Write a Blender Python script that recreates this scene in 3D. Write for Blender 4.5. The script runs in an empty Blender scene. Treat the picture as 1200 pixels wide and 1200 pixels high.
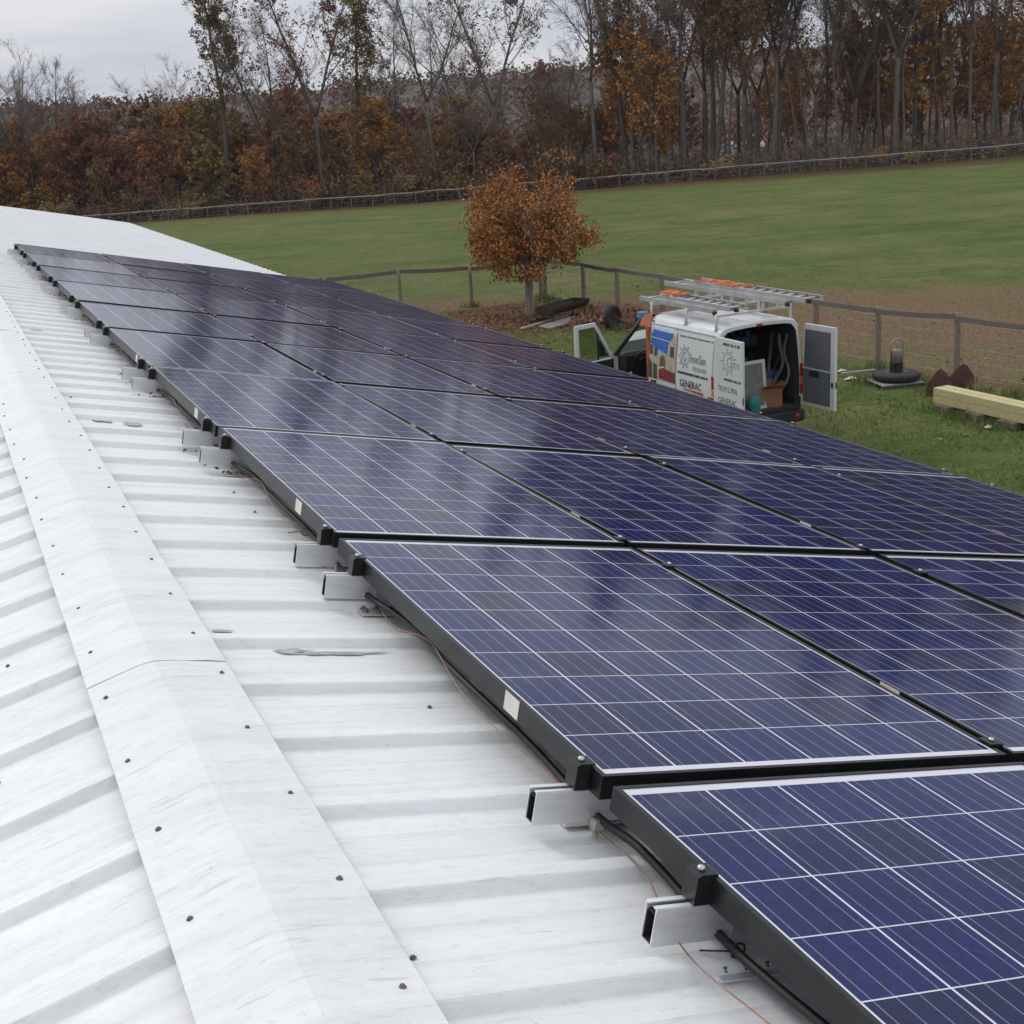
import bpy, math, random
from mathutils import Vector, Matrix, Euler, noise
import numpy as np

R = math.radians
SC = bpy.context.scene
COL = SC.collection
rnd = random.Random(7)

# ------------------------------------------------------------------ camera
cam_d = bpy.data.cameras.new("camera")
cam = bpy.data.objects.new("camera", cam_d)
COL.objects.link(cam)
cam_d.sensor_width = 36.0
cam_d.lens = 1525.72 / 1200 * 36.0
cam_d.clip_start = 0.05
cam_d.clip_end = 4000
rt = Vector((0.91170728, -0.40656107, -0.0591433))
dn = Vector((-0.17128888, -0.24530422, -0.95419388))
fw = Vector((0.37342998, 0.8800761, -0.29328503))
CAM = Vector((-0.94985762, -1.89470211, 1.15959497))
mw = Matrix.Identity(4)
for i in range(3):
    mw[i][0], mw[i][1], mw[i][2], mw[i][3] = rt[i], -dn[i], -fw[i], CAM[i]
cam.matrix_world = mw
SC.camera = cam

# ------------------------------------------------------------------ sky, sun, exposure
SUN_EL, SUN_ROT = R(46), R(-28)
world = bpy.data.worlds.new("World")
SC.world = world
world.use_nodes = True
nt = world.node_tree
nt.nodes.clear()
wo = nt.nodes.new("ShaderNodeOutputWorld")
bg = nt.nodes.new("ShaderNodeBackground")
bg.inputs[1].default_value = 0.1
sky = nt.nodes.new("ShaderNodeTexSky")
sky.sky_type = 'NISHITA'
sky.sun_disc = False
sky.sun_elevation = SUN_EL
sky.sun_rotation = SUN_ROT
sky.dust_density = 4.0
tc = nt.nodes.new("ShaderNodeTexCoord")
sep = nt.nodes.new("ShaderNodeSeparateXYZ")
nt.links.new(tc.outputs["Generated"], sep.inputs[0])
mp = nt.nodes.new("ShaderNodeMapping")
mp.inputs["Scale"].default_value = (1.0, 1.0, 7.0)
nt.links.new(tc.outputs["Generated"], mp.inputs[0])
ns = nt.nodes.new("ShaderNodeTexNoise")
ns.inputs["Scale"].default_value = 2.6
ns.inputs["Detail"].default_value = 6
ns.inputs["Roughness"].default_value = 0.55
nt.links.new(mp.outputs[0], ns.inputs["Vector"])
cr = nt.nodes.new("ShaderNodeValToRGB")
cr.color_ramp.elements[0].position = 0.36
cr.color_ramp.elements[0].color = (0.70, 0.75, 0.88, 1)
cr.color_ramp.elements[1].position = 0.6
cr.color_ramp.elements[1].color = (1.0, 1.01, 1.05, 1)
nt.links.new(ns.outputs[0], cr.inputs[0])
mr = nt.nodes.new("ShaderNodeMapRange")          # overcast sky: brighter towards the zenith
mr.inputs["From Min"].default_value = 0.0
mr.inputs["From Max"].default_value = 1.0
mr.inputs["To Min"].default_value = 6.9
mr.inputs["To Max"].default_value = 12.5
nt.links.new(sep.outputs[2], mr.inputs["Value"])
vm = nt.nodes.new("ShaderNodeVectorMath")
vm.operation = 'SCALE'
nt.links.new(cr.outputs[0], vm.inputs[0])
nt.links.new(mr.outputs[0], vm.inputs["Scale"])
mx = nt.nodes.new("ShaderNodeMix")
mx.data_type = 'RGBA'
mx.inputs[0].default_value = 0.94
nt.links.new(sky.outputs[0], mx.inputs["A"])
nt.links.new(vm.outputs[0], mx.inputs["B"])
nt.links.new(mx.outputs["Result"], bg.inputs[0])
nt.links.new(bg.outputs[0], wo.inputs[0])

sl = bpy.data.lights.new("sun", 'SUN')
sl.energy = 1.0
sl.angle = R(18)
sl.color = (1.0, 0.97, 0.93)
so = bpy.data.objects.new("sun", sl)
COL.objects.link(so)
sd = Vector((math.sin(SUN_ROT) * math.cos(SUN_EL), math.cos(SUN_ROT) * math.cos(SUN_EL), math.sin(SUN_EL)))
so.rotation_euler = sd.to_track_quat('Z', 'Y').to_euler()
SC.view_settings.view_transform = 'Standard'
SC.view_settings.look = 'None'
SC.view_settings.exposure = 0.12
SC.view_settings.gamma = 1.0

# ------------------------------------------------------------------ materials
MATS = {}


def _mk(name):
    m = bpy.data.materials.new(name)
    m.use_nodes = True
    n = m.node_tree
    b = n.nodes["Principled BSDF"]
    return m, n, b


def node(n, kind, **kw):
    o = n.nodes.new(kind)
    for k, v in kw.items():
        if k in o.inputs.keys():
            o.inputs[k].default_value = v
        else:
            setattr(o, k, v)
    return o


def ramp(n, fac, stops):
    r = n.nodes.new("ShaderNodeValToRGB")
    e = r.color_ramp.elements
    while len(e) > 1:
        e.remove(e[-1])
    e[0].position = stops[0][0]
    e[0].color = (*stops[0][1], 1)
    for p, c in stops[1:]:
        x = e.new(p)
        x.color = (*c, 1)
    n.links.new(fac, r.inputs[0])
    return r.outputs[0]


def mixc(n, fac, a, b, mode='MIX'):
    m = n.nodes.new("ShaderNodeMix")
    m.data_type = 'RGBA'
    m.blend_type = mode
    for sock, v in ((m.inputs[0], fac), (m.inputs["A"], a), (m.inputs["B"], b)):
        if isinstance(v, (int, float)):
            sock.default_value = v
        elif isinstance(v, tuple):
            sock.default_value = (*v, 1)
        else:
            n.links.new(v, sock)
    return m.outputs["Result"]


def math_(n, op, a, b=None, clamp=False):
    m = n.nodes.new("ShaderNodeMath")
    m.operation = op
    m.use_clamp = clamp
    for i, v in enumerate((a, b)):
        if v is None:
            continue
        if isinstance(v, (int, float)):
            m.inputs[i].default_value = v
        else:
            n.links.new(v, m.inputs[i])
    return m.outputs[0]


def coords(n, scale=(1, 1, 1), which="Object", rot=(0, 0, 0)):
    t = n.nodes.new("ShaderNodeTexCoord")
    p = n.nodes.new("ShaderNodeMapping")
    p.inputs["Scale"].default_value = scale
    p.inputs["Rotation"].default_value = rot
    n.links.new(t.outputs[which], p.inputs[0])
    return p.outputs[0]


def tnoise(n, vec, scale, detail=5, rough=0.6):
    t = n.nodes.new("ShaderNodeTexNoise")
    t.inputs["Scale"].default_value = scale
    t.inputs["Detail"].default_value = detail
    t.inputs["Roughness"].default_value = rough
    n.links.new(vec, t.inputs["Vector"])
    return t.outputs[0]


def bump(n, b, h, strength=0.3, dist=0.02):
    u = n.nodes.new("ShaderNodeBump")
    u.inputs["Strength"].default_value = strength
    u.inputs["Distance"].default_value = dist
    n.links.new(h, u.inputs["Height"])
    n.links.new(u.outputs[0], b.inputs["Normal"])


def mat(name, col, rough=0.6, metal=0.0, var=0.25, scale=6.0, bmp=0.0, stretch=(1, 1, 1), spec=0.5, rand=0.0):
    """plain surface with noise-driven wear so that nothing is perfectly flat"""
    if name in MATS:
        return MATS[name]
    m, n, b = _mk(name)
    v = coords(n, stretch)
    f = tnoise(n, v, scale)
    dark = tuple(c * (1 - var) for c in col)
    lite = tuple(min(1, c * (1 + var)) for c in col)
    c = ramp(n, f, [(0.3, dark), (0.7, lite)])
    if rand:
        oi = n.nodes.new("ShaderNodeObjectInfo")
        k = math_(n, 'MULTIPLY_ADD', oi.outputs["Random"], 2 * rand)
        n.nodes[-1].inputs[2].default_value = 1 - rand
        g = n.nodes.new("ShaderNodeVectorMath")
        g.operation = 'SCALE'
        n.links.new(c, g.inputs[0])
        n.links.new(k, g.inputs["Scale"])
        c = g.outputs[0]
    n.links.new(c, b.inputs["Base Color"])
    b.inputs["Roughness"].default_value = rough
    b.inputs["Metallic"].default_value = metal
    b.inputs["Specular IOR Level"].default_value = spec
    if bmp:
        bump(n, b, f, bmp, 0.02)
    MATS[name] = m
    return m


def leaf_mat(name, cols, rough=0.7):
    """leaves: colour picked per leaf"""
    if name in MATS:
        return MATS[name]
    m, n, b = _mk(name)
    g = n.nodes.new("ShaderNodeNewGeometry")
    k = len(cols)
    c = ramp(n, g.outputs["Random Per Island"], [((i + 0.5) / k, cc) for i, cc in enumerate(cols)])
    oi = n.nodes.new("ShaderNodeObjectInfo")
    hs = n.nodes.new("ShaderNodeHueSaturation")
    n.links.new(c, hs.inputs["Color"])
    mr_ = n.nodes.new("ShaderNodeMapRange")
    mr_.inputs["To Min"].default_value = 0.8
    mr_.inputs["To Max"].default_value = 1.2
    n.links.new(oi.outputs["Random"], mr_.inputs["Value"])
    n.links.new(mr_.outputs[0], hs.inputs["Value"])
    n.links.new(hs.outputs[0], b.inputs["Base Color"])
    b.inputs["Roughness"].default_value = rough
    b.inputs["Specular IOR Level"].default_value = 0.2
    MATS[name] = m
    return m


# ------------------------------------------------------------------ mesh helper
class MB:
    def __init__(self):
        self.v, self.f, self.m, self.s = [], [], [], []

    def add(self, vs, fs, mi=0, smooth=False):
        o = len(self.v)
        self.v.extend([tuple(p) for p in vs])
        for f in fs:
            self.f.append(tuple(i + o for i in f))
            self.m.append(mi)
            self.s.append(smooth)

    def box(self, x0, x1, y0, y1, z0, z1, mi=0, M=None, bev=0.0):
        if bev > 0:
            b = min(bev, (x1 - x0) / 3, (y1 - y0) / 3, (z1 - z0) / 3)
            pts = []
            for z, i in ((z0, b), (z0 + b, 0), (z1 - b, 0), (z1, b)):
                a0, a1, c0, c1 = x0 + i, x1 - i, y0 + i, y1 - i
                k = b if i == 0 else 0
                pts.append([(a0 + k, c0, z), (a1 - k, c0, z), (a1, c0 + k, z), (a1, c1 - k, z),
                            (a1 - k, c1, z), (a0 + k, c1, z), (a0, c1 - k, z), (a0, c0 + k, z)])
            vs = [p for r_ in pts for p in r_]
            fs = [tuple(range(7, -1, -1)), tuple(range(24, 32))]
            for r_ in range(3):
                for i in range(8):
                    j = (i + 1) % 8
                    fs.append((r_ * 8 + i, r_ * 8 + j, r_ * 8 + 8 + j, r_ * 8 + 8 + i))
        else:
            vs = [(x0, y0, z0), (x1, y0, z0), (x1, y1, z0), (x0, y1, z0), (x0, y0, z1), (x1, y0, z1), (x1, y1, z1), (x0, y1, z1)]
            fs = [(3, 2, 1, 0), (4, 5, 6, 7), (0, 1, 5, 4), (1, 2, 6, 5), (2, 3, 7, 6), (3, 0, 4, 7)]
        if M is not None:
            vs = [M @ Vector(p) for p in vs]
        self.add(vs, fs, mi)

    def tube(self, path, rad, n=6, mi=0, caps=True, smooth=True):
        path = [Vector(p) for p in path]
        k = len(path)
        rads = rad if isinstance(rad, (list, tuple)) else [rad] * k
        vs, fs = [], []
        up = None
        for i, p in enumerate(path):
            t = (path[min(i + 1, k - 1)] - path[max(i - 1, 0)])
            if t.length < 1e-9:
                t = Vector((0, 0, 1))
            t.normalize()
            if up is None:
                up = Vector((0, 0, 1)) if abs(t.z) < 0.9 else Vector((1, 0, 0))
            a = t.cross(up)
            if a.length < 1e-6:
                a = t.orthogonal()
            a.normalize()
            b = a.cross(t)
            up = b
            for j in range(n):
                g = 2 * math.pi * j / n
                vs.append(p + (a * math.cos(g) + b * math.sin(g)) * rads[i])
        for i in range(k - 1):
            for j in range(n):
                q = (j + 1) % n
                fs.append((i * n + j, i * n + q, (i + 1) * n + q, (i + 1) * n + j))
        if caps:
            fs.append(tuple(range(n - 1, -1, -1)))
            fs.append(tuple((k - 1) * n + j for j in range(n)))
        self.add(vs, fs, mi, smooth)

    def lathe(self, prof, n=24, mi=0, M=None, smooth=True, closed=False):
        vs, fs = [], []
        for r_, z in prof:
            for j in range(n):
                g = 2 * math.pi * j / n
                vs.append(Vector((r_ * math.cos(g), r_ * math.sin(g), z)))
        k = len(prof)
        for i in range(k if closed else k - 1):
            i2 = (i + 1) % k
            for j in range(n):
                q = (j + 1) % n
                fs.append((i * n + j, i * n + q, i2 * n + q, i2 * n + j))
        if M is not None:
            vs = [M @ p for p in vs]
        self.add(vs, fs, mi, smooth)

    def prism(self, poly, axis, a, b, mi=0, M=None):
        """poly in the two other axes, extruded along axis from a to b"""
        def pt(p, t):
            if axis == 'x':
                return Vector((t, p[0], p[1]))
            if axis == 'y':
                return Vector((p[0], t, p[1]))
            return Vector((p[0], p[1], t))
        n = len(poly)
        vs = [pt(p, a) for p in poly] + [pt(p, b) for p in poly]
        fs = [tuple(range(n - 1, -1, -1)), tuple(range(n, 2 * n))]
        for i in range(n):
            j = (i + 1) % n
            fs.append((i, j, n + j, n + i))
        if M is not None:
            vs = [M @ p for p in vs]
        self.add(vs, fs, mi)

    def mesh(self, name, mats):
        me = bpy.data.meshes.new(name)
        me.from_pydata(self.v, [], self.f)
        for m in (mats if isinstance(mats, (list, tuple)) else [mats]):
            me.materials.append(m)
        me.polygons.foreach_set("material_index", self.m)
        me.polygons.foreach_set("use_smooth", self.s)
        me.update()
        return me

    def build(self, name, mats, parent=None, fix=True):
        me = self.mesh(name, mats)
        if fix:
            import bmesh
            b = bmesh.new()
            b.from_mesh(me)
            bmesh.ops.recalc_face_normals(b, faces=b.faces)
            b.to_mesh(me)
            b.free()
        return link(name, me, parent)


def link(name, me, parent=None):
    o = bpy.data.objects.new(name, me)
    COL.objects.link(o)
    if parent is not None:
        o.parent = parent
    return o


def tag(o, label=None, cat=None, group=None, kind=None):
    if label:
        o["label"] = label
    if cat:
        o["category"] = cat
    if group:
        o["group"] = group
    if kind:
        o["kind"] = kind
    return o


def thing(name, loc=(0, 0, 0), rot=(0, 0, 0), label=None, cat=None, group=None):
    o = bpy.data.objects.new(name, None)
    COL.objects.link(o)
    o.empty_display_size = 0.2
    o.location = loc
    o.rotation_euler = rot
    return tag(o, label, cat, group)


def copy_tree(o, parent=None):
    c = o.copy()
    COL.objects.link(c)
    c.parent = parent
    for ch in list(o.children):
        copy_tree(ch, c)
    return c


def text_part(s, size, name, material, parent, M, ext=0.0015, align='LEFT'):
    cu = bpy.data.curves.new("txt", 'FONT')
    cu.body = s
    cu.size = size
    cu.extrude = ext
    cu.align_x = align
    t = bpy.data.objects.new("txt", cu)
    COL.objects.link(t)
    bpy.context.view_layer.update()
    me = bpy.data.meshes.new_from_object(t.evaluated_get(bpy.context.evaluated_depsgraph_get()))
    bpy.data.objects.remove(t)
    me.transform(M)
    me.materials.clear()
    me.materials.append(material)
    return link(name, me, parent)


# ------------------------------------------------------------------ ground
G0 = -4.9
S_FENCE = 143.0
TA, TB = 18.0, -79.0


def sm(a, b, x):
    t = max(0.0, min(1.0, (x - a) / (b - a)))
    return t * t * (3 - 2 * t)


def st(x, y):
    return 0.61 * x + 0.79 * y, 0.79 * x - 0.61 * y


def xy(s, t):
    d = 0.61 * 0.61 + 0.79 * 0.79
    return (0.61 * s + 0.79 * t) / d, (0.79 * s - 0.61 * t) / d


def ground_z(x, y):
    s, t = st(x, y)
    tt = max(-160, min(160, t))
    far = -6.25 - 0.0281 * (TA - tt)
    k = max(0.0, min(1.0, (s - 42) / (S_FENCE - 42)))
    z = G0 + (far - G0) * k
    if s > S_FENCE + 6:
        z -= 3.0 * sm(0, 60, s - S_FENCE - 6)
    z += 0.25 * noise.noise(Vector((x * 0.03, y * 0.03, 0))) * sm(45, 80, s)
    return z


def axis_pts(lo, hi, near0, near1, fine, coarse):
    pts, x = [], lo
    while x < hi:
        pts.append(x)
        x += fine if near0 <= x < near1 else coarse
    pts.append(hi)
    return pts


def build_ground():
    xs = axis_pts(-420, 700, -20, 120, 2.0, 20)
    ys = axis_pts(-300, 900, -10, 180, 2.0, 20)
    vs = [(x, y, ground_z(x, y)) for y in ys for x in xs]
    nx = len(xs)
    fs = [(j * nx + i, j * nx + i + 1, (j + 1) * nx + i + 1, (j + 1) * nx + i) for j in range(len(ys) - 1) for i in range(nx - 1)]
    b = MB()
    b.add(vs, fs, 0, True)
    m, n, p = _mk("field_grass")
    t = n.nodes.new("ShaderNodeTexCoord")
    sp = n.nodes.new("ShaderNodeSeparateXYZ")
    n.links.new(t.outputs["Object"], sp.inputs[0])
    X, Y = sp.outputs[0], sp.outputs[1]
    v = t.outputs["Object"]
    big = tnoise(n, v, 0.05, 4, 0.6)
    med = tnoise(n, v, 0.5, 5, 0.65)
    fine = tnoise(n, v, 9.0, 4, 0.7)
    # mown streaks run along the far fence
    stv = coords(n, (0.1, 0.012, 0.1), "Object", (0, 0, R(52)))
    streak = tnoise(n, coords(n, (0.30, 0.11, 1), "Object", (0, 0, R(-52))), 1.0, 7, 0.68)
    gr = ramp(n, fine, [(0.25, (0.040, 0.066, 0.014)), (0.5, (0.080, 0.114, 0.028)), (0.75, (0.140, 0.165, 0.05))])
    dry = ramp(n, fine, [(0.25, (0.095, 0.08, 0.035)), (0.55, (0.18, 0.145, 0.07)), (0.8, (0.26, 0.21, 0.11))])
    dirt = ramp(n, fine, [(0.25, (0.070, 0.046, 0.027)), (0.5, (0.150, 0.098, 0.058)), (0.75, (0.258, 0.178, 0.106))])
    litter = ramp(n, tnoise(n, v, 14.0, 3, 0.7), [(0.25, (0.04, 0.022, 0.015)), (0.5, (0.115, 0.05, 0.03)), (0.75, (0.22, 0.11, 0.06))])
    f1 = math_(n, 'MULTIPLY_ADD', streak, 0.6)
    n.nodes[-1].inputs[2].default_value = 0.0
    f1 = math_(n, 'ADD', f1, math_(n, 'MULTIPLY', med, 0.45))
    col = mixc(n, ramp(n, f1, [(0.42, (0, 0, 0)), (0.72, (0.7, 0.7, 0.7))]), gr, dry)
    tuft = tnoise(n, v, 1.9, 6, 0.72)
    col = mixc(n, ramp(n, tuft, [(0.36, (0.75, 0.75, 0.75)), (0.5, (0, 0, 0))]), col, (0.042, 0.072, 0.018))
    tuft2 = tnoise(n, coords(n, (0.22, 0.16, 1)), 1.0, 7, 0.7)
    col = mixc(n, ramp(n, tuft2, [(0.52, (0, 0, 0)), (0.68, (0.7, 0.7, 0.7))]), col, (0.175, 0.15, 0.07))
    pat = tnoise(n, coords(n, (0.16, 0.30, 1), "Object", (0, 0, R(-20))), 1.0, 8, 0.75)
    col = mixc(n, ramp(n, pat, [(0.36, (0.6, 0.6, 0.6)), (0.50, (0, 0, 0))]), col, (0.042, 0.072, 0.018))
    col = mixc(n, ramp(n, pat, [(0.55, (0, 0, 0)), (0.70, (0.6, 0.6, 0.6))]), col, (0.15, 0.155, 0.055))
    wob = math_(n, 'MULTIPLY', math_(n, 'SUBTRACT', med, 0.5), 6.0)
    wob2 = math_(n, 'MULTIPLY', math_(n, 'SUBTRACT', big, 0.5), 14.0)
    S = math_(n, 'ADD', math_(n, 'MULTIPLY', X, 0.61), math_(n, 'MULTIPLY', Y, 0.79))
    Sw = math_(n, 'ADD', S, math_(n, 'ADD', wob, wob2))

    def band(val, a, b2):        # 0 below a, 1 above b
        r_ = n.nodes.new("ShaderNodeMapRange")
        r_.interpolation_type = 'SMOOTHSTEP'
        r_.inputs["From Min"].default_value = a
        r_.inputs["From Max"].default_value = b2
        n.links.new(val, r_.inputs["Value"])
        return r_.outputs[0]
    # worn paddock earth behind the near fence (x beyond the fence line, first metres)
    Xw = math_(n, 'ADD', X, math_(n, 'MULTIPLY', wob, 0.12))
    fx = band(Xw, 18.0, 18.9)
    Yw = math_(n, 'ADD', Y, math_(n, 'MULTIPLY', wob, 0.12))
    fy = band(Yw, 36.6, 37.8)
    behind = math_(n, 'MAXIMUM', fx, fy)
    Sq = math_(n, 'ADD', S, math_(n, 'MULTIPLY', wob, 0.7))
    Sq = math_(n, 'ADD', Sq, math_(n, 'MULTIPLY', wob2, 0.25))
    worn = math_(n, 'MULTIPLY', behind, math_(n, 'SUBTRACT', 1.0, band(Sq, 38.5, 43.5)))
    worn = math_(n, 'MULTIPLY', worn, ramp(n, med, [(0.3, (0.35, 0.35, 0.35)), (0.55, (1, 1, 1))]))
    col = mixc(n, worn, col, dirt)
    # leaves blown along the far fence
    edge = band(Sw, 127.5, 136.0)
    col = mixc(n, math_(n, 'MULTIPLY', edge, 0.62), col, litter)
    # leaf litter under the small maple
    dx = math_(n, 'SUBTRACT', X, 15.8)
    dy = math_(n, 'SUBTRACT', Y, 34.6)
    d = math_(n, 'SQRT', math_(n, 'ADD', math_(n, 'MULTIPLY', dx, dx), math_(n, 'MULTIPLY', math_(n, 'MULTIPLY', dy, dy), 0.8)))
    d = math_(n, 'ADD', d, math_(n, 'MULTIPLY', wob, 0.35))
    mp_ = math_(n, 'SUBTRACT', 1.0, band(d, 2.2, 3.6))
    col = mixc(n, math_(n, 'MULTIPLY', mp_, 0.9), col, litter)
    n.links.new(col, p.inputs["Base Color"])
    p.inputs["Roughness"].default_value = 0.95
    p.inputs["Specular IOR Level"].default_value = 0.1
    bump(n, p, fine, 0.9, 0.08)
    o = b.build("ground", m, None, False)
    tag(o, kind="structure")


build_ground()

# ------------------------------------------------------------------ wooded hills on the horizon
HILL = [(-0.75, 10), (-0.45, 12), (-0.2, 15), (0.0, 16), (0.2, 16), (0.4, 17), (0.62, 20), (0.85, 26), (1.1, 28), (1.5, 24)]


def hill_top(a):
    for (a0, h0), (a1, h1) in zip(HILL, HILL[1:]):
        if a0 <= a <= a1:
            return h0 + (h1 - h0) * (a - a0) / (a1 - a0)
    return HILL[0][1] if a < HILL[0][0] else HILL[-1][1]


def hill_z(a, d):
    """a: bearing from +Y towards +X, d: distance from the barn"""
    return -12 + (hill_top(a) + 6) * sm(260, 620, d) + 3.5 * noise.noise(Vector((a * 4, d * 0.006, 3)))


def build_hills():
    b = MB()
    A = [-1.0 + i * 0.05 for i in range(55)]
    D = [230, 260, 300, 340, 380, 430, 480, 540, 600, 660, 760, 900]
    vs = [(d * math.sin(a), d * math.cos(a), hill_z(a, d) + 6.0 * sm(430, 560, d) if d > 240 else -16) for d in D for a in A]
    na = len(A)
    fs = [(j * na + i, j * na + i + 1, (j + 1) * na + i + 1, (j + 1) * na + i) for j in range(len(D) - 1) for i in range(na - 1)]
    b.add(vs, fs, 0, True)
    o = b.build("hills", mat("hill_floor", (0.075, 0.058, 0.050), 0.95, 0, 0.4, 0.05), None, False)
    tag(o, kind="structure")
    # woodland on the hills: crowns of leaf clumps, nobody could count them
    w = MB()
    r = random.Random(5)
    for k in range(2600):
        a = r.uniform(-0.6, 1.15)
        d = 215 + 430 * r.random() ** 1.2
        z = hill_z(a, d) if d > 240 else -12
        if noise.noise(Vector((a * 9, d * 0.02, 8))) < -0.40 and d < 330:
            continue
        cx, cy = d * math.sin(a), d * math.cos(a)
        h = r.uniform(7, 13)
        wd = h * r.uniform(0.35, 0.5)
        mi = r.choice((0, 0, 1, 1, 1, 2, 2, 3))
        for q in range(60):
            u = Vector((r.gauss(0, 1), r.gauss(0, 1), r.gauss(0, 1)))
            u.normalize()
            rr = r.random() ** 0.4
            c = Vector((cx + u.x * wd * rr, cy + u.y * wd * rr, z + h * 0.45 + u.z * h * 0.5 * rr))
            s = r.uniform(0.35, 0.85) * (0.7 + d / 900)
            e1 = Vector((r.gauss(0, 1), r.gauss(0, 1), r.gauss(0, 1))).normalized() * s
            e2 = e1.orthogonal().normalized() * s * r.uniform(0.5, 1)
            w.add([c - e1, c + e2, c + e1, c - e2], [(0, 1, 2, 3)], mi)
    ms = [leaf_mat("far_wood_grey", [(0.064, 0.038, 0.029), (0.088, 0.050, 0.037), (0.055, 0.032, 0.025)]),
          leaf_mat("far_wood_russet", [(0.086, 0.036, 0.023), (0.104, 0.041, 0.020), (0.064, 0.030, 0.020)]),
          leaf_mat("far_wood_ochre", [(0.117, 0.059, 0.023), (0.098, 0.050, 0.023), (0.083, 0.042, 0.020)]),
          leaf_mat("far_wood_green", [(0.05, 0.06, 0.035), (0.07, 0.075, 0.04), (0.06, 0.06, 0.04)])]
    o = w.build("far_woodland", ms, None, False)
    tag(o, "hazy brown and grey autumn woodland covering the hills on the horizon", "woodland", kind="stuff")


build_hills()

# ------------------------------------------------------------------ barn with ribbed metal roof
TH = R(12.5)
AX, AZ = -0.6562, -0.0031            # ridge line
Y0, Y1 = -7.0, 33.5
SLOPE = 4.64                        # ridge to eave along the slope
RIB0, RIBP = 0.212, 0.3055
cT, sT = math.cos(TH), math.sin(TH)
PM = Matrix.Rotation(TH, 4, 'Y')    # panel plane: (v, u, w) -> world


def roof_mat(name, dirt=1.0, cap=False):
    m, n, p = _mk(name)
    t = n.nodes.new("ShaderNodeTexCoord")
    v = t.outputs["Object"]
    # object axes: x down the slope, y along the ridge
    st1 = tnoise(n, coords(n, (1.6, 15, 8)), 1.0, 8, 0.68)
    st2 = tnoise(n, coords(n, (6.0, 70, 20)), 1.0, 6, 0.72)
    blot = tnoise(n, v, 1.6, 5, 0.6)
    base = ramp(n, st1, [(0.26, (0.60, 0.61, 0.60)), (0.5, (0.695, 0.705, 0.695)), (0.74, (0.755, 0.765, 0.755))])
    s2 = ramp(n, st2, [(0.26, (1, 1, 1)), (0.42, (0, 0, 0))])
    col = mixc(n, math_(n, 'MULTIPLY', s2, 0.75 * dirt), base, (0.40, 0.385, 0.34))
    # chalky green-brown algae in blots
    al = ramp(n, blot, [(0.6, (0, 0, 0)), (0.74, (1, 1, 1))])
    col = mixc(n, math_(n, 'MULTIPLY', math_(n, 'MULTIPLY', al, ramp(n, st2, [(0.42, (0, 0, 0)), (0.62, (1, 1, 1))])), 0.5 * dirt), col, (0.46, 0.44, 0.33))
    mott = tnoise(n, coords(n, (22, 60, 22)), 1.0, 6, 0.78)
    col = mixc(n, ramp(n, mott, [(0.32, (0.5, 0.5, 0.5)), (0.47, (0, 0, 0))]), col, (0.50, 0.49, 0.455))
    # specks
    vo = n.nodes.new("ShaderNodeTexVoronoi")
    vo.inputs["Scale"].default_value = 26
    n.links.new(coords(n, (1, 2.2, 1)), vo.inputs["Vector"])
    spk = ramp(n, vo.outputs["Distance"], [(0.03, (1, 1, 1)), (0.075, (0, 0, 0))])
    gate = ramp(n, tnoise(n, v, 5.0, 3, 0.6), [(0.45, (0, 0, 0)), (0.56, (1, 1, 1))])
    col = mixc(n, math_(n, 'MULTIPLY', math_(n, 'MULTIPLY', spk, gate), 0.6), col, (0.16, 0.15, 0.14))
    n.links.new(col, p.inputs["Base Color"])
    n.links.new(ramp(n, st1, [(0.3, (0.55, 0.55, 0.55)), (0.7, (0.38, 0.38, 0.38))]), p.inputs["Roughness"])
    p.inputs["Specular IOR Level"].default_value = 0.35
    h = math_(n, 'ADD', math_(n, 'MULTIPLY', blot, 0.7), math_(n, 'MULTIPLY', mott, 0.22 if not cap else 0.35))
    bump(n, p, h, 0.35 if cap else 0.22, 0.02)
    return m


M_ROOF = roof_mat("white_roof_steel", 1.0)
M_CAP = roof_mat("white_ridge_steel", 1.15, True)
M_WALL = mat("white_wall_steel", (0.62, 0.63, 0.62), 0.5, 0, 0.08, 2.0)
M_SCREW = mat("rusty_screw", (0.15, 0.12, 0.115), 0.6, 0.4, 0.4, 40)

barn = thing("barn", (AX, 13.0, G0), (0, 0, 0), "long white barn with ribbed metal roof carrying the solar array", "barn")
BL = Vector((AX, 13.0, G0))         # children are given in coordinates relative to this


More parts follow.
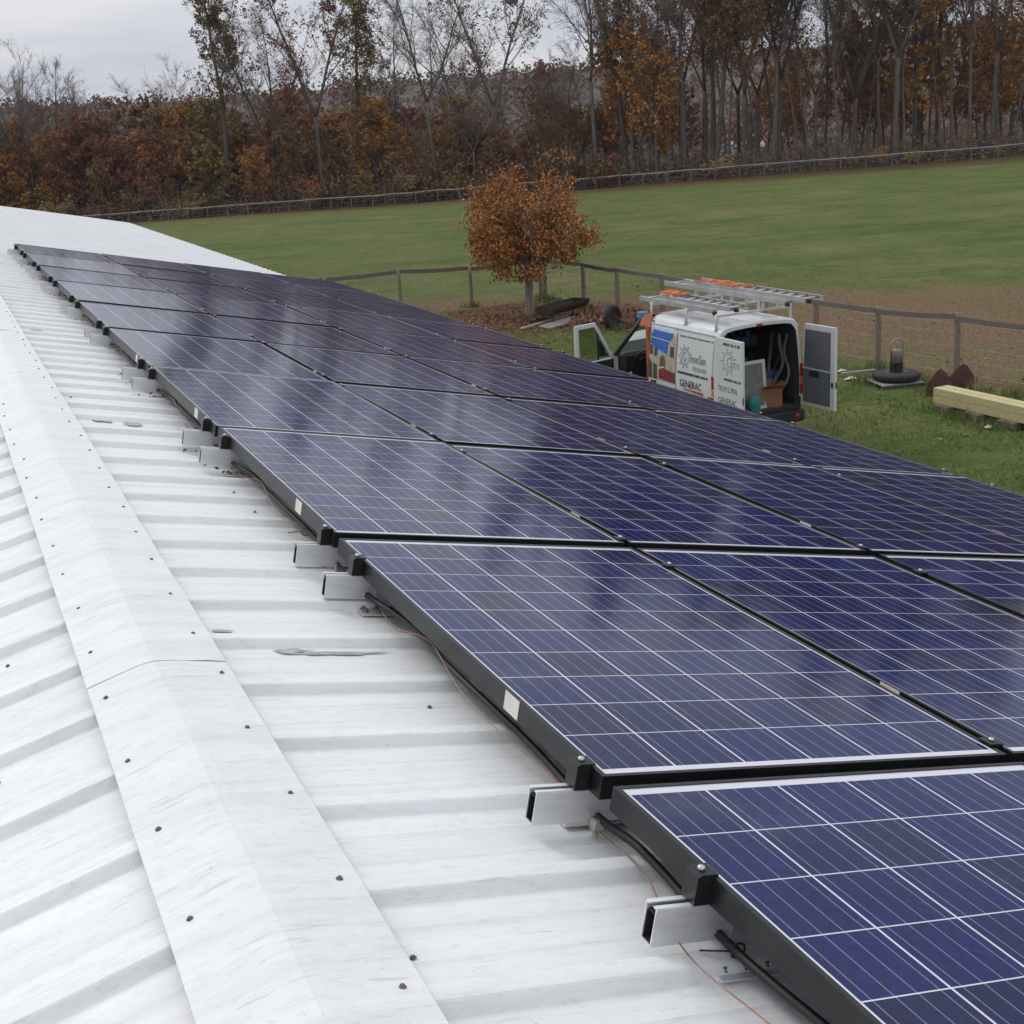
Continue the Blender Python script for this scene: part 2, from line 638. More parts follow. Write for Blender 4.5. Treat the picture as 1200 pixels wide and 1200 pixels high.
def roof_sheet(side):
    """side +1: right slope, -1: left slope. local frame: x down slope, y along ridge, z normal"""
    prof = []
    k0 = int((Y0 - RIB0) / RIBP) - 1
    k1 = int((Y1 - RIB0) / RIBP) + 1
    for k in range(k0, k1 + 1):
        c = RIB0 + k * RIBP
        for dy, h in ((-0.050, 0), (-0.044, 0.0006), (-0.040, 0.0022), (-0.023, 0.0190), (-0.019, 0.0220), (-0.014, 0.0230), (0.014, 0.0230), (0.019, 0.0220), (0.023, 0.0190), (0.040, 0.0022), (0.044, 0.0006), (0.050, 0),
                      (0.098, 0), (0.106, 0.0022), (0.114, 0), (0.192, 0), (0.200, 0.0022), (0.208, 0)):
            y = c + dy
            if Y0 <= y <= Y1:
                prof.append((y, h))
    xs = [0, 0.35, 0.7, 1.1, 1.6, 2.2, 2.9, 3.6, 4.2, SLOPE]
    vs = []
    for x in xs:
        for y, h in prof:
            dz = 0.0022 * noise.noise(Vector((x * 1.3, y * 2.2, side * 5))) + 0.001 * noise.noise(Vector((x * 4, y * 9, side)))
            vs.append((x, y - 13.0, h + dz))
    n = len(prof)
    fs = [(i * n + j, (i + 1) * n + j, (i + 1) * n + j + 1, i * n + j + 1) for i in range(len(xs) - 1) for j in range(n - 1)]
    b = MB()
    b.add(vs, fs, 0, False)
    o = b.build("roof_sheet", M_ROOF, barn, False)
    o.location = (0, 0, AZ - G0)
    if side > 0:
        o.rotation_euler = (0, TH, 0)
    else:
        o.rotation_euler = (0, math.pi - TH, 0)   # mirrored slope; flip normal so that ribs stand up
        o.scale = (1, 1, -1)
    return o


roof_r = roof_sheet(1)
roof_l = roof_sheet(-1)


def slope_pt(d, y, up=0.0, side=1):
    """point at distance d down the slope, in barn-local coordinates"""
    return Vector((side * (d * cT + up * sT), y - 13.0, AZ - G0 - d * sT + up * cT))


# ridge cap in overlapping lengths
def ridge_cap():
    root = None
    seams = [Y0, -4.2, -1.15, 0.98, 4.03, 7.08, 10.13, 13.2, 16.2, 19.3, 22.3, 25.4, 28.4, 31.4, Y1]
    r = random.Random(3)
    b = MB()
    for i, (a, c) in enumerate(zip(seams, seams[1:])):
        lift = 0.001 + 0.0009 * (i % 2)
        ys = []
        y = a - 0.06
        while y < c:
            ys.append(y)
            y += 0.1015
        ys.append(c)
        prof = [(-0.140, 0.029), (-0.139, 0.0335), (-0.10, 0.0345), (-0.05, 0.035), (-0.02, 0.0352), (-0.009, 0.0346), (0.0, 0.0343), (0.009, 0.0346), (0.02, 0.0352), (0.06, 0.035), (0.12, 0.0345), (0.162, 0.0335), (0.163, 0.029)]
        vs = []
        for y in ys:
            ph = math.cos((y - RIB0) / RIBP * 2 * math.pi)
            for d, u in prof:
                e = abs(d) / 0.15
                w = 0.0013 * e * e * (ph - 1) + 0.0018 * noise.noise(Vector((d * 12, y * 3.1, i))) + lift
                wd = 0.0022 * noise.noise(Vector((y * 2.0, i, 4))) * (1 if d > 0 else -1) * (e > 0.9)
                p = slope_pt(abs(d) + wd, y, u + w, 1 if d >= 0 else -1)
                vs.append(p)
        n = len(prof)
        b.add(vs, [(k * n + j, k * n + j + 1, (k + 1) * n + j + 1, (k + 1) * n + j) for k in range(len(ys) - 1) for j in range(n - 1)], 0, False)
    o = b.build("ridge_cap", M_CAP, barn, False)
    return o


cap = ridge_cap()
# screws with sealing washers: two lines through the cap, scattered lines in the sheets
sb = MB()
sb.lathe([(0.0060, 0), (0.0062, 0.0010), (0.0045, 0.0020), (0.0039, 0.0025), (0.0039, 0.0042), (0.003, 0.005), (0.0, 0.0051)], 10)
screw_me = sb.mesh("screw", [M_SCREW])
r = random.Random(11)
n_sc = 0
rest = MB()
pts = []
for k in range(-2, 110):
    y = RIB0 + k * RIBP
    for d, s in ((0.128, 1), (0.105, -1)):
        pts.append((d + r.uniform(-0.008, 0.008), y + r.uniform(-0.02, 0.02), s, 0.0345, cap))
pts.sort(key=lambda p: p[1])
sheet_pts = []
for d in (0.60,):
    for k in range(0, 60, 1):
        if r.random() < 0.4:
            sheet_pts.append((d + r.uniform(-0.02, 0.02), RIB0 + (k + 0.42) * RIBP + r.uniform(-0.05, 0.05), 1, 0.001, barn))
for d, y in ((0.22, 4.75), (0.24, 7.6), (0.19, -0.28), (0.5, -0.63), (0.3, 6.0), (0.26, 10.4), (0.33, 12.9)):
    sheet_pts.append((d, y, 1, 0.001, barn))
for d, y in ((0.36, 0.72), (0.30, 1.33)):
    sheet_pts.append((d, y, -1, 0.001, barn))
for i, (d, y, s, up, par) in enumerate(pts[:66] + sheet_pts[:32]):
    o = link("screw", screw_me, par)
    o.location = slope_pt(d, y, up, s)
    o.rotation_euler = (r.uniform(-0.12, 0.12), s * TH + r.uniform(-0.12, 0.12), r.uniform(0, 3))
for d, y, s, up, par in pts[66:] + sheet_pts[32:]:
    M = Matrix.Translation(slope_pt(d, y, up, s)) @ Matrix.Rotation(s * TH, 4, 'Y')
    rest.lathe([(0.0085, 0), (0.0085, 0.0015), (0.0052, 0.0035), (0.0052, 0.007), (0.0, 0.0086)], 6, 0, M)
o = rest.build("screw_line", M_SCREW, cap, False)
o["kind"] = "stuff"

# walls, gables and trim below the roof
ex = SLOPE * cT
ez = AZ - G0 - SLOPE * sT
wl = MB()
WX = ex - 0.28
for s in (-1, 1):
    wl.box(min(s * (WX - 0.12), s * WX), max(s * (WX - 0.12), s * WX), Y0 + 0.3 - 13, Y1 - 0.3 - 13, 0.0, ez - 0.10)
for yy in (Y0 + 0.28, Y1 - 0.40):
    wl.prism([(-WX - 0.004, 0), (WX + 0.004, 0), (WX + 0.004, ez - 0.10), (0, AZ - G0 - 0.14), (-WX - 0.004, ez - 0.10)], 'y', yy - 13, yy + 0.12 - 13)
wl.build("wall", M_WALL, barn)
tr = MB()
for s in (-1, 1):
    tr.box(min(s * (ex - 0.03), s * (ex - 0.006)), max(s * (ex - 0.03), s * (ex - 0.006)), Y0 - 13, Y1 - 13, ez - 0.16, ez - 0.012)
    for yy in (Y0 + 0.004, Y1 - 0.028):
        q = [slope_pt(0, yy, -0.02, s), slope_pt(SLOPE - 0.04, yy, -0.02, s), slope_pt(SLOPE - 0.04, yy, -0.16, s), slope_pt(0, yy, -0.16, s)]
        vs = q + [p + Vector((0, 0.024, 0)) for p in q]
        tr.add(vs, [(0, 1, 2, 3), (7, 6, 5, 4), (0, 4, 5, 1), (1, 5, 6, 2), (2, 6, 7, 3), (3, 7, 4, 0)])
tr.build("eave_trim", M_WALL, barn)

# dark smears where the coating is scuffed: thin patches lying on the sheet
M_SMEAR = mat("grey_scuff", (0.33, 0.335, 0.33), 0.7, 0, 0.45, 30, 0)
M_SMEAR2 = mat("dark_scuff", (0.13, 0.13, 0.13), 0.7, 0, 0.5, 60, 0)


def smear(d, y, ld, ly, seed, mi, n=22):
    rr = random.Random(seed)
    vs = []
    for i in range(n):
        g = 2 * math.pi * i / n
        k = 1 + rr.uniform(-0.35, 0.25)
        vs.append(Vector((d + ld * math.cos(g) * k, y - 13.0 + ly * math.sin(g) * k, 0.0042)))
    b = MB()
    b.add(vs, [tuple(range(n))])
    b.build("scuff_mark", (M_SMEAR, M_SMEAR2)[mi], roof_r, False)


smear(0.47, 1.05, 0.14, 0.012, 1, 0)
smear(0.36, 1.07, 0.05, 0.014, 2, 0)
smear(0.44, 1.18, 0.055, 0.009, 3, 1)
smear(0.475, 1.175, 0.014, 0.012, 4, 1)
smear(0.29, 4.15, 0.05, 0.05, 5, 0)
smear(0.42, 4.10, 0.04, 0.05, 6, 0)
smear(0.30, -0.50, 0.013, 0.03, 7, 0)
smear(0.22, 1.22, 0.03, 0.012, 8, 0)
smear(0.28, 7.5, 0.04, 0.08, 9, 0)

# ------------------------------------------------------------------ solar panels
PL, PW, PT = 1.655, 0.992, 0.046
PU, PV = 1.6995, 1.0152


def cell_mat():
    m, n, p = _mk("solar_cells")
    t = n.nodes.new("ShaderNodeTexCoord")
    sp = n.nodes.new("ShaderNodeSeparateXYZ")
    n.links.new(t.outputs["Object"], sp.inputs[0])
    X, Y = sp.outputs[0], sp.outputs[1]
    px, gx = 0.1602, 0.0044
    py, gy = 0.1590, 0.0030
    ox = (PW - 6 * px) / 2
    oy = (PL - 10 * py) / 2
    fx = math_(n, 'DIVIDE', math_(n, 'SUBTRACT', X, ox), px)
    fy = math_(n, 'DIVIDE', math_(n, 'SUBTRACT', Y, oy), py)
    cx = math_(n, 'FRACT', fx)
    cy = math_(n, 'FRACT', fy)

    def inside(c, g):
        a = math_(n, 'ABSOLUTE', math_(n, 'SUBTRACT', c, 0.5))
        return math_(n, 'LESS_THAN', a, 0.5 - g / 2)

    def rng(f, k):
        return math_(n, 'MULTIPLY', math_(n, 'GREATER_THAN', f, 0.0), math_(n, 'LESS_THAN', f, float(k)))
    cell = math_(n, 'MULTIPLY', inside(cx, gx / px), inside(cy, gy / py))
    cell = math_(n, 'MULTIPLY', cell, math_(n, 'MULTIPLY', rng(fx, 6), rng(fy, 10)))
    # four busbars per cell
    bb = math_(n, 'ABSOLUTE', math_(n, 'SUBTRACT', math_(n, 'FRACT', math_(n, 'MULTIPLY', cx, 4.0)), 0.5))
    bus = math_(n, 'LESS_THAN', bb, 0.021)
    # polycrystalline grain, cell to cell tone
    oi = n.nodes.new("ShaderNodeObjectInfo")
    comb = n.nodes.new("ShaderNodeCombineXYZ")
    n.links.new(math_(n, 'FLOOR', fx), comb.inputs[0])
    n.links.new(math_(n, 'FLOOR', fy), comb.inputs[1])
    n.links.new(math_(n, 'MULTIPLY', oi.outputs["Random"], 91.0), comb.inputs[2])
    wn = n.nodes.new("ShaderNodeTexWhiteNoise")
    n.links.new(comb.outputs[0], wn.inputs["Vector"])
    tone = ramp(n, wn.outputs["Value"], [(0.0, (0.0036, 0.0078, 0.046)), (0.35, (0.0018, 0.0080, 0.064)), (0.7, (0.0018, 0.0092, 0.082)), (1.0, (0.0042, 0.0092, 0.072))])
    vo = n.nodes.new("ShaderNodeTexVoronoi")
    vo.inputs["Scale"].default_value = 95
    n.links.new(t.outputs["Object"], vo.inputs["Vector"])
    grain = math_(n, 'MULTIPLY_ADD', vo.outputs["Color"], 0.8)
    n.nodes[-1].inputs[2].default_value = 0.6
    sc_ = n.nodes.new("ShaderNodeVectorMath")
    sc_.operation = 'SCALE'
    n.links.new(tone, sc_.inputs[0])
    n.links.new(grain, sc_.inputs["Scale"])
    col = mixc(n, math_(n, 'MULTIPLY', bus, 0.55), sc_.outputs[0], (0.38, 0.39, 0.47))
    col = mixc(n, cell, (0.58, 0.58, 0.63), col)
    # dust film, thicker in smudges
    dv = n.nodes.new("ShaderNodeVectorMath")
    dv.operation = 'ADD'
    n.links.new(t.outputs["Object"], dv.inputs[0])
    rv = n.nodes.new("ShaderNodeCombineXYZ")
    n.links.new(math_(n, 'MULTIPLY', oi.outputs["Random"], 57.0), rv.inputs[0])
    n.links.new(rv.outputs[0], dv.inputs[1])
    dn1 = tnoise(n, dv.outputs[0], 2.3, 6, 0.62)
    dn2 = tnoise(n, dv.outputs[0], 38, 3, 0.6)
    sm_ = ramp(n, dn1, [(0.55, (0, 0, 0)), (0.78, (1, 1, 1))])
    dust = math_(n, 'MULTIPLY', sm_, math_(n, 'MULTIPLY', dn2, 0.20))
    dust = math_(n, 'ADD', dust, 0.004)
    col = mixc(n, dust, col, (0.42, 0.41, 0.39))
    n.links.new(col, p.inputs["Base Color"])
    rg = math_(n, 'MULTIPLY_ADD', dn1, 0.07)
    n.nodes[-1].inputs[2].default_value = 0.07
    n.links.new(rg, p.inputs["Roughness"])
    p.inputs["IOR"].default_value = 1.25
    return m


M_CELL = cell_mat()
M_FRAME = mat("black_anodised", (0.014, 0.014, 0.0155), 0.38, 0.35, 0.25, 8)
M_ALU = mat("mill_aluminium", (0.70, 0.705, 0.715), 0.42, 0.6, 0.14, 5, 0, (1, 6, 6))
M_RAIL_SHADE = mat("rail_inside_shade", (0.012, 0.012, 0.013), 0.9, 0.0, 0.2, 5)  # near-black colour paints the shade inside the hollow rail
M_BOLT = mat("steel_bolt", (0.5, 0.5, 0.5), 0.3, 0.9, 0.15, 30)
M_TAG = mat("paper_tag", (0.62, 0.59, 0.52), 0.7, 0, 0.1, 20)

LIP = 0.0105
fb = MB()
# outer tube of the frame: four mitred bars with a lip over the glass
o_, i_ = [(0, 0), (PW, 0), (PW, PL), (0, PL)], [(LIP, LIP), (PW - LIP, LIP), (PW - LIP, PL - LIP), (LIP, PL - LIP)]
i2 = [(0.028, 0.028), (PW - 0.028, 0.028), (PW - 0.028, PL - 0.028), (0.028, PL - 0.028)]
rings = [[(x, y, 0.0) for x, y in i_], [(x, y, 0.0) for x, y in o_], [(x, y, -PT) for x, y in o_], [(x, y, -PT) for x, y in i2],
         [(x, y, -PT + 0.002) for x, y in i2], [(x, y, -PT + 0.002) for x, y in [(0.002, 0.002), (PW - 0.002, 0.002), (PW - 0.002, PL - 0.002), (0.002, PL - 0.002)]],
         [(x, y, -0.008) for x, y in [(0.002, 0.002), (PW - 0.002, 0.002), (PW - 0.002, PL - 0.002), (0.002, PL - 0.002)]], [(x, y, -0.0015) for x, y in i_]]
vs = [p for r_ in rings for p in r_]
fs = []
for a in range(len(rings)):
    c = (a + 1) % len(rings)
    for k in range(4):
        q = (k + 1) % 4
        fs.append((a * 4 + k, a * 4 + q, c * 4 + q, c * 4 + k))
fb.add(vs, fs)
frame_me = fb.mesh("frame", [M_FRAME])
import bmesh
_b = bmesh.new(); _b.from_mesh(frame_me); bmesh.ops.recalc_face_normals(_b, faces=_b.faces); _b.to_mesh(frame_me); _b.free()
gb = MB()
gb.box(0.003, PW - 0.003, 0.003, PL - 0.003, -0.0075, -0.0022)
glass_me = gb.mesh("glass", [M_CELL])
jb = MB()
jb.box(PW / 2 - 0.06, PW / 2 + 0.06, PL - 0.2, PL - 0.08, -0.03, -0.008)
junction_me = jb.mesh("junction_box", [M_FRAME])
tb = MB()
tb.box(-0.0012, -0.0002, 0.365, 0.435, -0.042, -0.001)
tag_me = tb.mesh("paper_tag", [M_TAG])

COLW = ["nearest the ridge", "second from the ridge", "third from the ridge", "along the eave edge"]
ROWW = ["front row by the camera", "second row from the front", "third row from the front", "fourth row from the front", "fifth row from the front",
        "fifth row from the back", "fourth row from the back", "third row from the back", "last row but one", "last row at the back"]
panel0 = None
rp = random.Random(21)
for j in range(10):
    for c in range(4):
        lab = "solar panel %s, %s" % (COLW[c], ROWW[j])
        loc = PM @ Vector((c * PV + rp.uniform(-0.002, 0.002), (j - 1) * PU + rp.uniform(-0.003, 0.003) + (0.0 if j else 0.0), rp.uniform(-0.0015, 0.0015)))
        if panel0 is None:
            panel0 = thing("solar_panel", loc, (0, TH, 0))
            link("frame", frame_me, panel0)
            link("glass", glass_me, panel0)
            link("junction_box", junction_me, panel0)
            link("paper_tag", tag_me, panel0)
            p = panel0
        else:
            p = copy_tree(panel0)
        p.location = loc
        p.rotation_euler = (rp.uniform(-0.004, 0.004), TH + rp.uniform(-0.003, 0.003), 0)
        tag(p, lab, "solar panel", "solar panels in the roof array")

# ------------------------------------------------------------------ rails, clamps, brackets
ROOFW = -0.145                      # sheet below the panel face
near_u = [-1.40, 0.06, 1.749, 3.53, 5.29, 7.08, 8.75, 10.47, 12.21, 13.80]
far_u = [-0.355, 1.431, 3.163, 4.935, 6.723, 8.314, 10.04, 11.70, 13.40, 14.75]
RL0, RL1 = -0.095, 4.10
RH, RWD = 0.066, 0.032
rb = MB()
# hollow channel: outer walls, slot in the top between two flanges
zt, zb = -PT - 0.001, -PT - 0.001 - RH
wt = 0.003
for y0, y1 in ((-RWD / 2, -RWD / 2 + wt), (RWD / 2 - wt, RWD / 2)):
    rb.box(RL0, RL1, y0, y1, zb, zt)
rb.box(RL0, RL1, -RWD / 2 + wt, RWD / 2 - wt, zb, zb + wt)
rb.box(RL0, RL1, -RWD / 2 + wt, -RWD / 2 + 0.0105, zt - wt, zt - 0.0002)
rb.box(RL0, RL1, RWD / 2 - 0.0105, RWD / 2 - wt, zt - wt, zt - 0.0002)
rb.box(RL0 + 0.004, RL1 - 0.004, -RWD / 2 + wt + 0.0005, RWD / 2 - wt - 0.0005, zt - 0.016, zt - 0.013, 1)  # added dark liner boxes: painted shade in the slot and open ends
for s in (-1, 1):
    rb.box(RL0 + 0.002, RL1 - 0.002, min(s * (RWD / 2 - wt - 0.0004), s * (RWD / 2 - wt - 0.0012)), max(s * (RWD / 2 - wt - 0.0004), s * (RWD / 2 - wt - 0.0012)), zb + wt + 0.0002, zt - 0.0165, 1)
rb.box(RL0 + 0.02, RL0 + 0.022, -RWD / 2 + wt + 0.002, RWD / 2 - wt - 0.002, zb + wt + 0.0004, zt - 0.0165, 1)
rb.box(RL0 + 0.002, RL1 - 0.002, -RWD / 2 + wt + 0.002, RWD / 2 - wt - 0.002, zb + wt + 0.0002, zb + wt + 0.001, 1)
# raised beads along the sides
for s in (-1, 1):
    for zz in (zt - 0.004, zb + 0.014):
        y = s * RWD / 2
        rb.box(RL0, RL1, min(y, y + s * 0.0015), max(y, y + s * 0.0015), zz - 0.002, zz + 0.002)
rail_me = rb.mesh("channel", [M_ALU, M_RAIL_SHADE])
eb = MB()   # end clamp: block at the outer panel edge with a top lip
eb.prism([(-0.030, zt + 0.0005), (-0.0012, zt + 0.0005), (-0.0012, 0.0012), (0.007, 0.0012), (0.007, 0.005), (-0.022, 0.005), (-0.030, 0.001)], 'y', -0.019, 0.019)
endc_me = eb.mesh("end_clamp", [M_FRAME])
bo = MB()
bo.lathe([(0.0, 0.0), (0.0072, 0.0), (0.0072, 0.0035), (0.006, 0.0062), (0.004, 0.0075), (0.0, 0.008)], 12)
bolt_me = bo.mesh("bolt", [M_BOLT])
mc = MB()   # mid clamp between two panel columns
gap = PV - PW
mc.box(-gap / 2 - 0.008, gap / 2 + 0.008, -0.019, 0.019, 0.001, 0.0045)
mc.box(-gap / 2 + 0.002, gap / 2 - 0.002, -0.019, 0.019, zt, 0.001)
midc_me = mc.mesh("mid_clamp", [M_FRAME])
lb = MB()   # roof bracket: foot plate and upright beside the rail
zf = ROOFW + 0.006
lb.box(-0.075, 0.045, RWD / 2 + 0.0015, RWD / 2 + 0.075, zf, zf + 0.004)
lb.box(-0.02, 0.02, RWD / 2 + 0.0018, RWD / 2 + 0.0055, zf + 0.004, zt - 0.012)
for xx in (-0.058, -0.02, 0.022):
    for yy in (0.034, 0.058):
        lb.lathe([(0.0, 0.0), (0.009, 0.0), (0.009, 0.003), (0.006, 0.0045), (0.0055, 0.008), (0.0, 0.009)], 8, 1, Matrix.Translation((xx, RWD / 2 + yy - 0.008, zf + 0.004)))
brk_me = lb.mesh("roof_bracket", [M_ALU, M_SCREW])
lg = MB()   # ground lug under the rail end
lg.box(-0.012, 0.012, -RWD / 2 - 0.022, -RWD / 2 - 0.002, zb - 0.012, zb + 0.012, 0, None, 0.003)
lg.box(-0.006, 0.006, -RWD / 2 - 0.018, -RWD / 2 - 0.008, zb - 0.026, zb - 0.0125, 0, None, 0.002)
lug_me = lg.mesh("ground_lug", [mat("tin_plate", (0.42, 0.40, 0.37), 0.5, 0.6, 0.3, 40)])

ORD = ["front", "second", "third", "fourth", "fifth", "sixth", "seventh", "eighth", "ninth", "tenth"]
rr = random.Random(4)
for kind, us in (("near", near_u), ("far", far_u)):
    for j, u in enumerate(us):
        dv = rr.uniform(-0.012, 0.012)
        t = thing("mounting_rail", PM @ Vector((dv, u, 0)), (0, TH, 0),
                  "aluminium mounting rail under the %s edge of the %s row of panels from the camera" % (kind, ORD[j]), "rail", "aluminium rails under the panels")
        link("channel", rail_me, t)
        e = link("end_clamp", endc_me, t)
        e.location = (-dv, 0, 0)
        bl = link("bolt", bolt_me, e)
        bl.location = (-0.014, 0, 0.005)
        e2 = link("end_clamp", endc_me, t)
        e2.location = (3 * PV + PW - dv, 0, 0)
        e2.rotation_euler = (0, 0, math.pi)
        bl = link("bolt", bolt_me, e2)
        bl.location = (-0.014, 0, 0.005)
        for c in range(3):
            mcl = link("mid_clamp", midc_me, t)
            mcl.location = (c * PV + PW + gap / 2 - dv, 0, 0)
            bl = link("bolt", bolt_me, mcl)
            bl.location = (0, 0, 0.0045)
        for q in range(5):
            br = link("roof_bracket", brk_me, t)
            br.location = (0.07 + q * 0.98, 0, 0)
            if kind == "far":
                br.scale = (1, -1, 1)
        if kind == "near":
            lu = link("ground_lug", lug_me, t)
            lu.location = (0.035, 0, 0)

# cables and copper ground wire along the array edge
M_CABLE = mat("black_rubber", (0.012, 0.012, 0.013), 0.55, 0, 0.2, 10)
M_COPPER = mat("bare_copper", (0.36, 0.17, 0.11), 0.5, 0.6, 0.2, 20)


def cable(name, ctrl, rad, m, label, cat, n=6):
    """smooth curve through (v,u,w) points on the roof plane"""
    P = [Vector(p) for p in ctrl]
    out = []
    for i in range(len(P) - 1):
        p0, p1, p2, p3 = P[max(i - 1, 0)], P[i], P[i + 1], P[min(i + 2, len(P) - 1)]
        for k in range(8):
            t = k / 8
            out.append(0.5 * ((2 * p1) + (p2 - p0) * t + (2 * p0 - 5 * p1 + 4 * p2 - p3) * t * t + (3 * p1 - p0 - 3 * p2 + p3) * t ** 3))
    out.append(P[-1])
    b = MB()
    b.tube([PM @ p for p in out], rad, n)
    return tag(b.build(name, m, None, False), label, cat)


rw = ROOFW
cp = [(0.06, -1.55, rw + 0.05), (0.03, -1.3, rw + 0.02), (0.035, -0.85, rw + 0.012)]
for u in near_u[1:]:
    pass
ctrl = [(0.02, -1.5, -0.10), (0.035, -1.0, -0.104), (0.055, -0.72, -0.104), (0.03, -0.42, -0.103), (0.05, -0.1, -0.104), (0.03, 0.06, -0.103)]
for a, b_ in zip(near_u[1:-1], near_u[2:]):
    L = b_ - a
    ctrl += [(0.05, a + 0.2 * L, -0.105), (0.012, a + 0.42 * L, -0.075), (0.045, a + 0.62 * L, -0.09), (0.02, a + 0.85 * L, -0.104)]
cable("power_cable", ctrl, 0.0085, M_CABLE, "thick black cable slung under the ridge side edge of the array", "cable")
ctrl = [(0.015, -1.2, rw + 0.034), (-0.01, -0.9, rw + 0.034), (-0.02, -0.62, rw + 0.034), (-0.045, -0.40, rw + 0.034), (0.02, -0.15, rw + 0.034), (0.03, 0.03, zb - 0.012)]
for a, b_ in zip(near_u[1:-1], near_u[2:]):
    L = b_ - a
    ctrl += [(0.03, a + 0.12 * L, rw + 0.034), (0.005, a + 0.2 * L, rw + 0.045), (-0.02, a + 0.33 * L, rw + 0.07), (0.012, a + 0.5 * L, rw + 0.085), (0.0, a + 0.63 * L, rw + 0.05), (0.035, a + 0.78 * L, rw + 0.034), (0.015, a + 0.9 * L, rw + 0.045), (0.03, b_ - 0.03, zb - 0.012)]
cable("ground_wire", ctrl, 0.0014, M_COPPER, "thin bare copper wire looping from rail to rail on the roof", "wire", 5)
# cable ties
for u in (-0.72, -0.42, 1.9, 3.62, 2.1):
    b = MB()
    p = Vector((0.035, u, -0.103))
    b.tube([PM @ (p + Vector((0.013 * math.cos(g), 0, 0.013 * math.sin(g)))) for g in [k * math.pi / 4 for k in range(9)]], 0.002, 4)
    b.tube([PM @ (p + Vector((-0.012, 0, 0))), PM @ (p + Vector((-0.035, 0.012, -0.004))), PM @ (p + Vector((-0.05, 0.03, -0.012)))], 0.0018, 4)
    tag(b.build("cable_tie", M_CABLE, None, False), "black cable tie on the cable under the array edge", "cable tie", "cable ties along the array edge")

# dead leaves caught under the panel edge
lm = MB()
rl = random.Random(13)
for a in near_u[3:] + far_u[2:]:
    for k in range(34):
        u = a + rl.gauss(0.25, 0.22)
        v = rl.gauss(0.03, 0.06)
        if v < -0.1:
            continue
        c = PM @ Vector((v, u, rw + rl.uniform(0.003, 0.018)))
        s = rl.uniform(0.005, 0.013)
        e1 = Vector((rl.gauss(0, 1), rl.gauss(0, 1), rl.gauss(0, 0.5))).normalized() * s
        e2 = e1.orthogonal().normalized() * s * rl.uniform(0.4, 0.8)
        e3 = e1.cross(e2).normalized() * s * 0.3
        lm.add([c - e1, c + e2 * 0.8 + e3, c + e1, c - e2 * 0.8 + e3, c], [(0, 1, 4), (1, 2, 4), (2, 3, 4), (3, 0, 4)])
o = lm.build("dead_leaves", leaf_mat("dead_leaf", [(0.12, 0.09, 0.065), (0.16, 0.12, 0.085), (0.07, 0.055, 0.045)]), None, False)
tag(o, "dry brown leaves caught on the white roof under the panel edge", "leaves", kind="stuff")

# ------------------------------------------------------------------ near fence round the paddock
M_POST = mat("weathered_post", (0.20, 0.162, 0.12), 0.9, 0, 0.4, 9, 0.4, (6, 6, 1))
M_BOARD = mat("weathered_board", (0.145, 0.122, 0.105), 0.9, 0, 0.45, 7, 0.4, (1, 6, 6))
M_WIRE = mat("galvanised_wire", (0.30, 0.30, 0.29), 0.5, 0.6, 0.2, 10)


def fence(name, pts, h, post_r, board, label, wires=(0.25, 0.5, 0.75), stays=0.0, mp=M_POST, mb=M_BOARD, square=False, sag=0.02, seed=0, wire_r=0.004):
    rr = random.Random(seed)
    base = Vector(pts[0])
    t = thing(name, base, (0, 0, 0), label, "fence")
    tops = []
    loc = []
    for p in pts:
        q = Vector(p) - base
        lx, ly = rr.uniform(-0.03, 0.03), rr.uniform(-0.03, 0.03)
        hh = h * rr.uniform(0.97, 1.05)
        b = MB()
        pr = post_r * rr.uniform(0.9, 1.15)
        if square:
            M = Matrix.Translation(q) @ Matrix.Rotation(lx, 4, 'X')
            b.box(-pr, pr, -pr, pr, -0.3, hh, 0, M)
        else:
            k = 5
            b.tube([q + Vector((lx * i / k, ly * i / k, -0.3 + (hh + 0.3) * i / k)) for i in range(k + 1)], [pr * (1.08 - 0.03 * i) for i in range(k + 1)], 8)
        b.build("post", mp, t, False)
        tops.append(q + Vector((lx, ly, hh)))
        loc.append((q, hh))
    # sagging top boards, each spanning two posts
    bw, bt = board
    for i in range(len(tops) - 1):
        a, c = tops[i], tops[i + 1]
        b = MB()
        d = (c - a)
        d.z = 0
        d.normalize()
        nrm = Vector((-d.y, d.x, 0))
        da, dc = rr.uniform(-0.04, 0.0), rr.uniform(-0.04, 0.0)
        k = 6
        vs = []
        for q in range(k + 1):
            f = q / k
            p = a.lerp(c, f) + Vector((0, 0, da * (1 - f) + dc * f - sag * rr.uniform(0.6, 1.3) * 4 * f * (1 - f))) - nrm * (post_r + 0.004)
            for e, g in ((0, 0), (1, 0), (1, 1), (0, 1)):
                vs.append(p - nrm * bt * e + Vector((0, 0, -bw * (1 - g))))
        fs = []
        for q in range(k):
            for e in range(4):
                g = (e + 1) % 4
                fs.append((q * 4 + e, q * 4 + g, q * 4 + 4 + g, q * 4 + 4 + e))
        fs += [(3, 2, 1, 0), (k * 4, k * 4 + 1, k * 4 + 2, k * 4 + 3)]
        b.add(vs, fs)
        b.build("board", mb, t)
    # wire mesh
    b = MB()
    for i in range(len(loc) - 1):
        (a, ha), (c, hc) = loc[i], loc[i + 1]
        d = (c - a).normalized()
        nrm = Vector((-d.y, d.x, 0)) * (post_r + 0.002)
        for w in wires:
            b.tube([a + nrm + Vector((0, 0, ha * w)), c + nrm + Vector((0, 0, hc * w))], wire_r, 3, 0, False)
        if stays:
            L = (c - a).length
            k = int(L / stays)
            for q in range(1, k):
                p = a.lerp(c, q / k) + nrm
                b.tube([p + Vector((0, 0, ha * wires[0])), p + Vector((0, 0, ha * wires[-1]))], wire_r * 0.8, 3, 0, False)
    b.build("wire_mesh", M_WIRE, t, False)
    return t


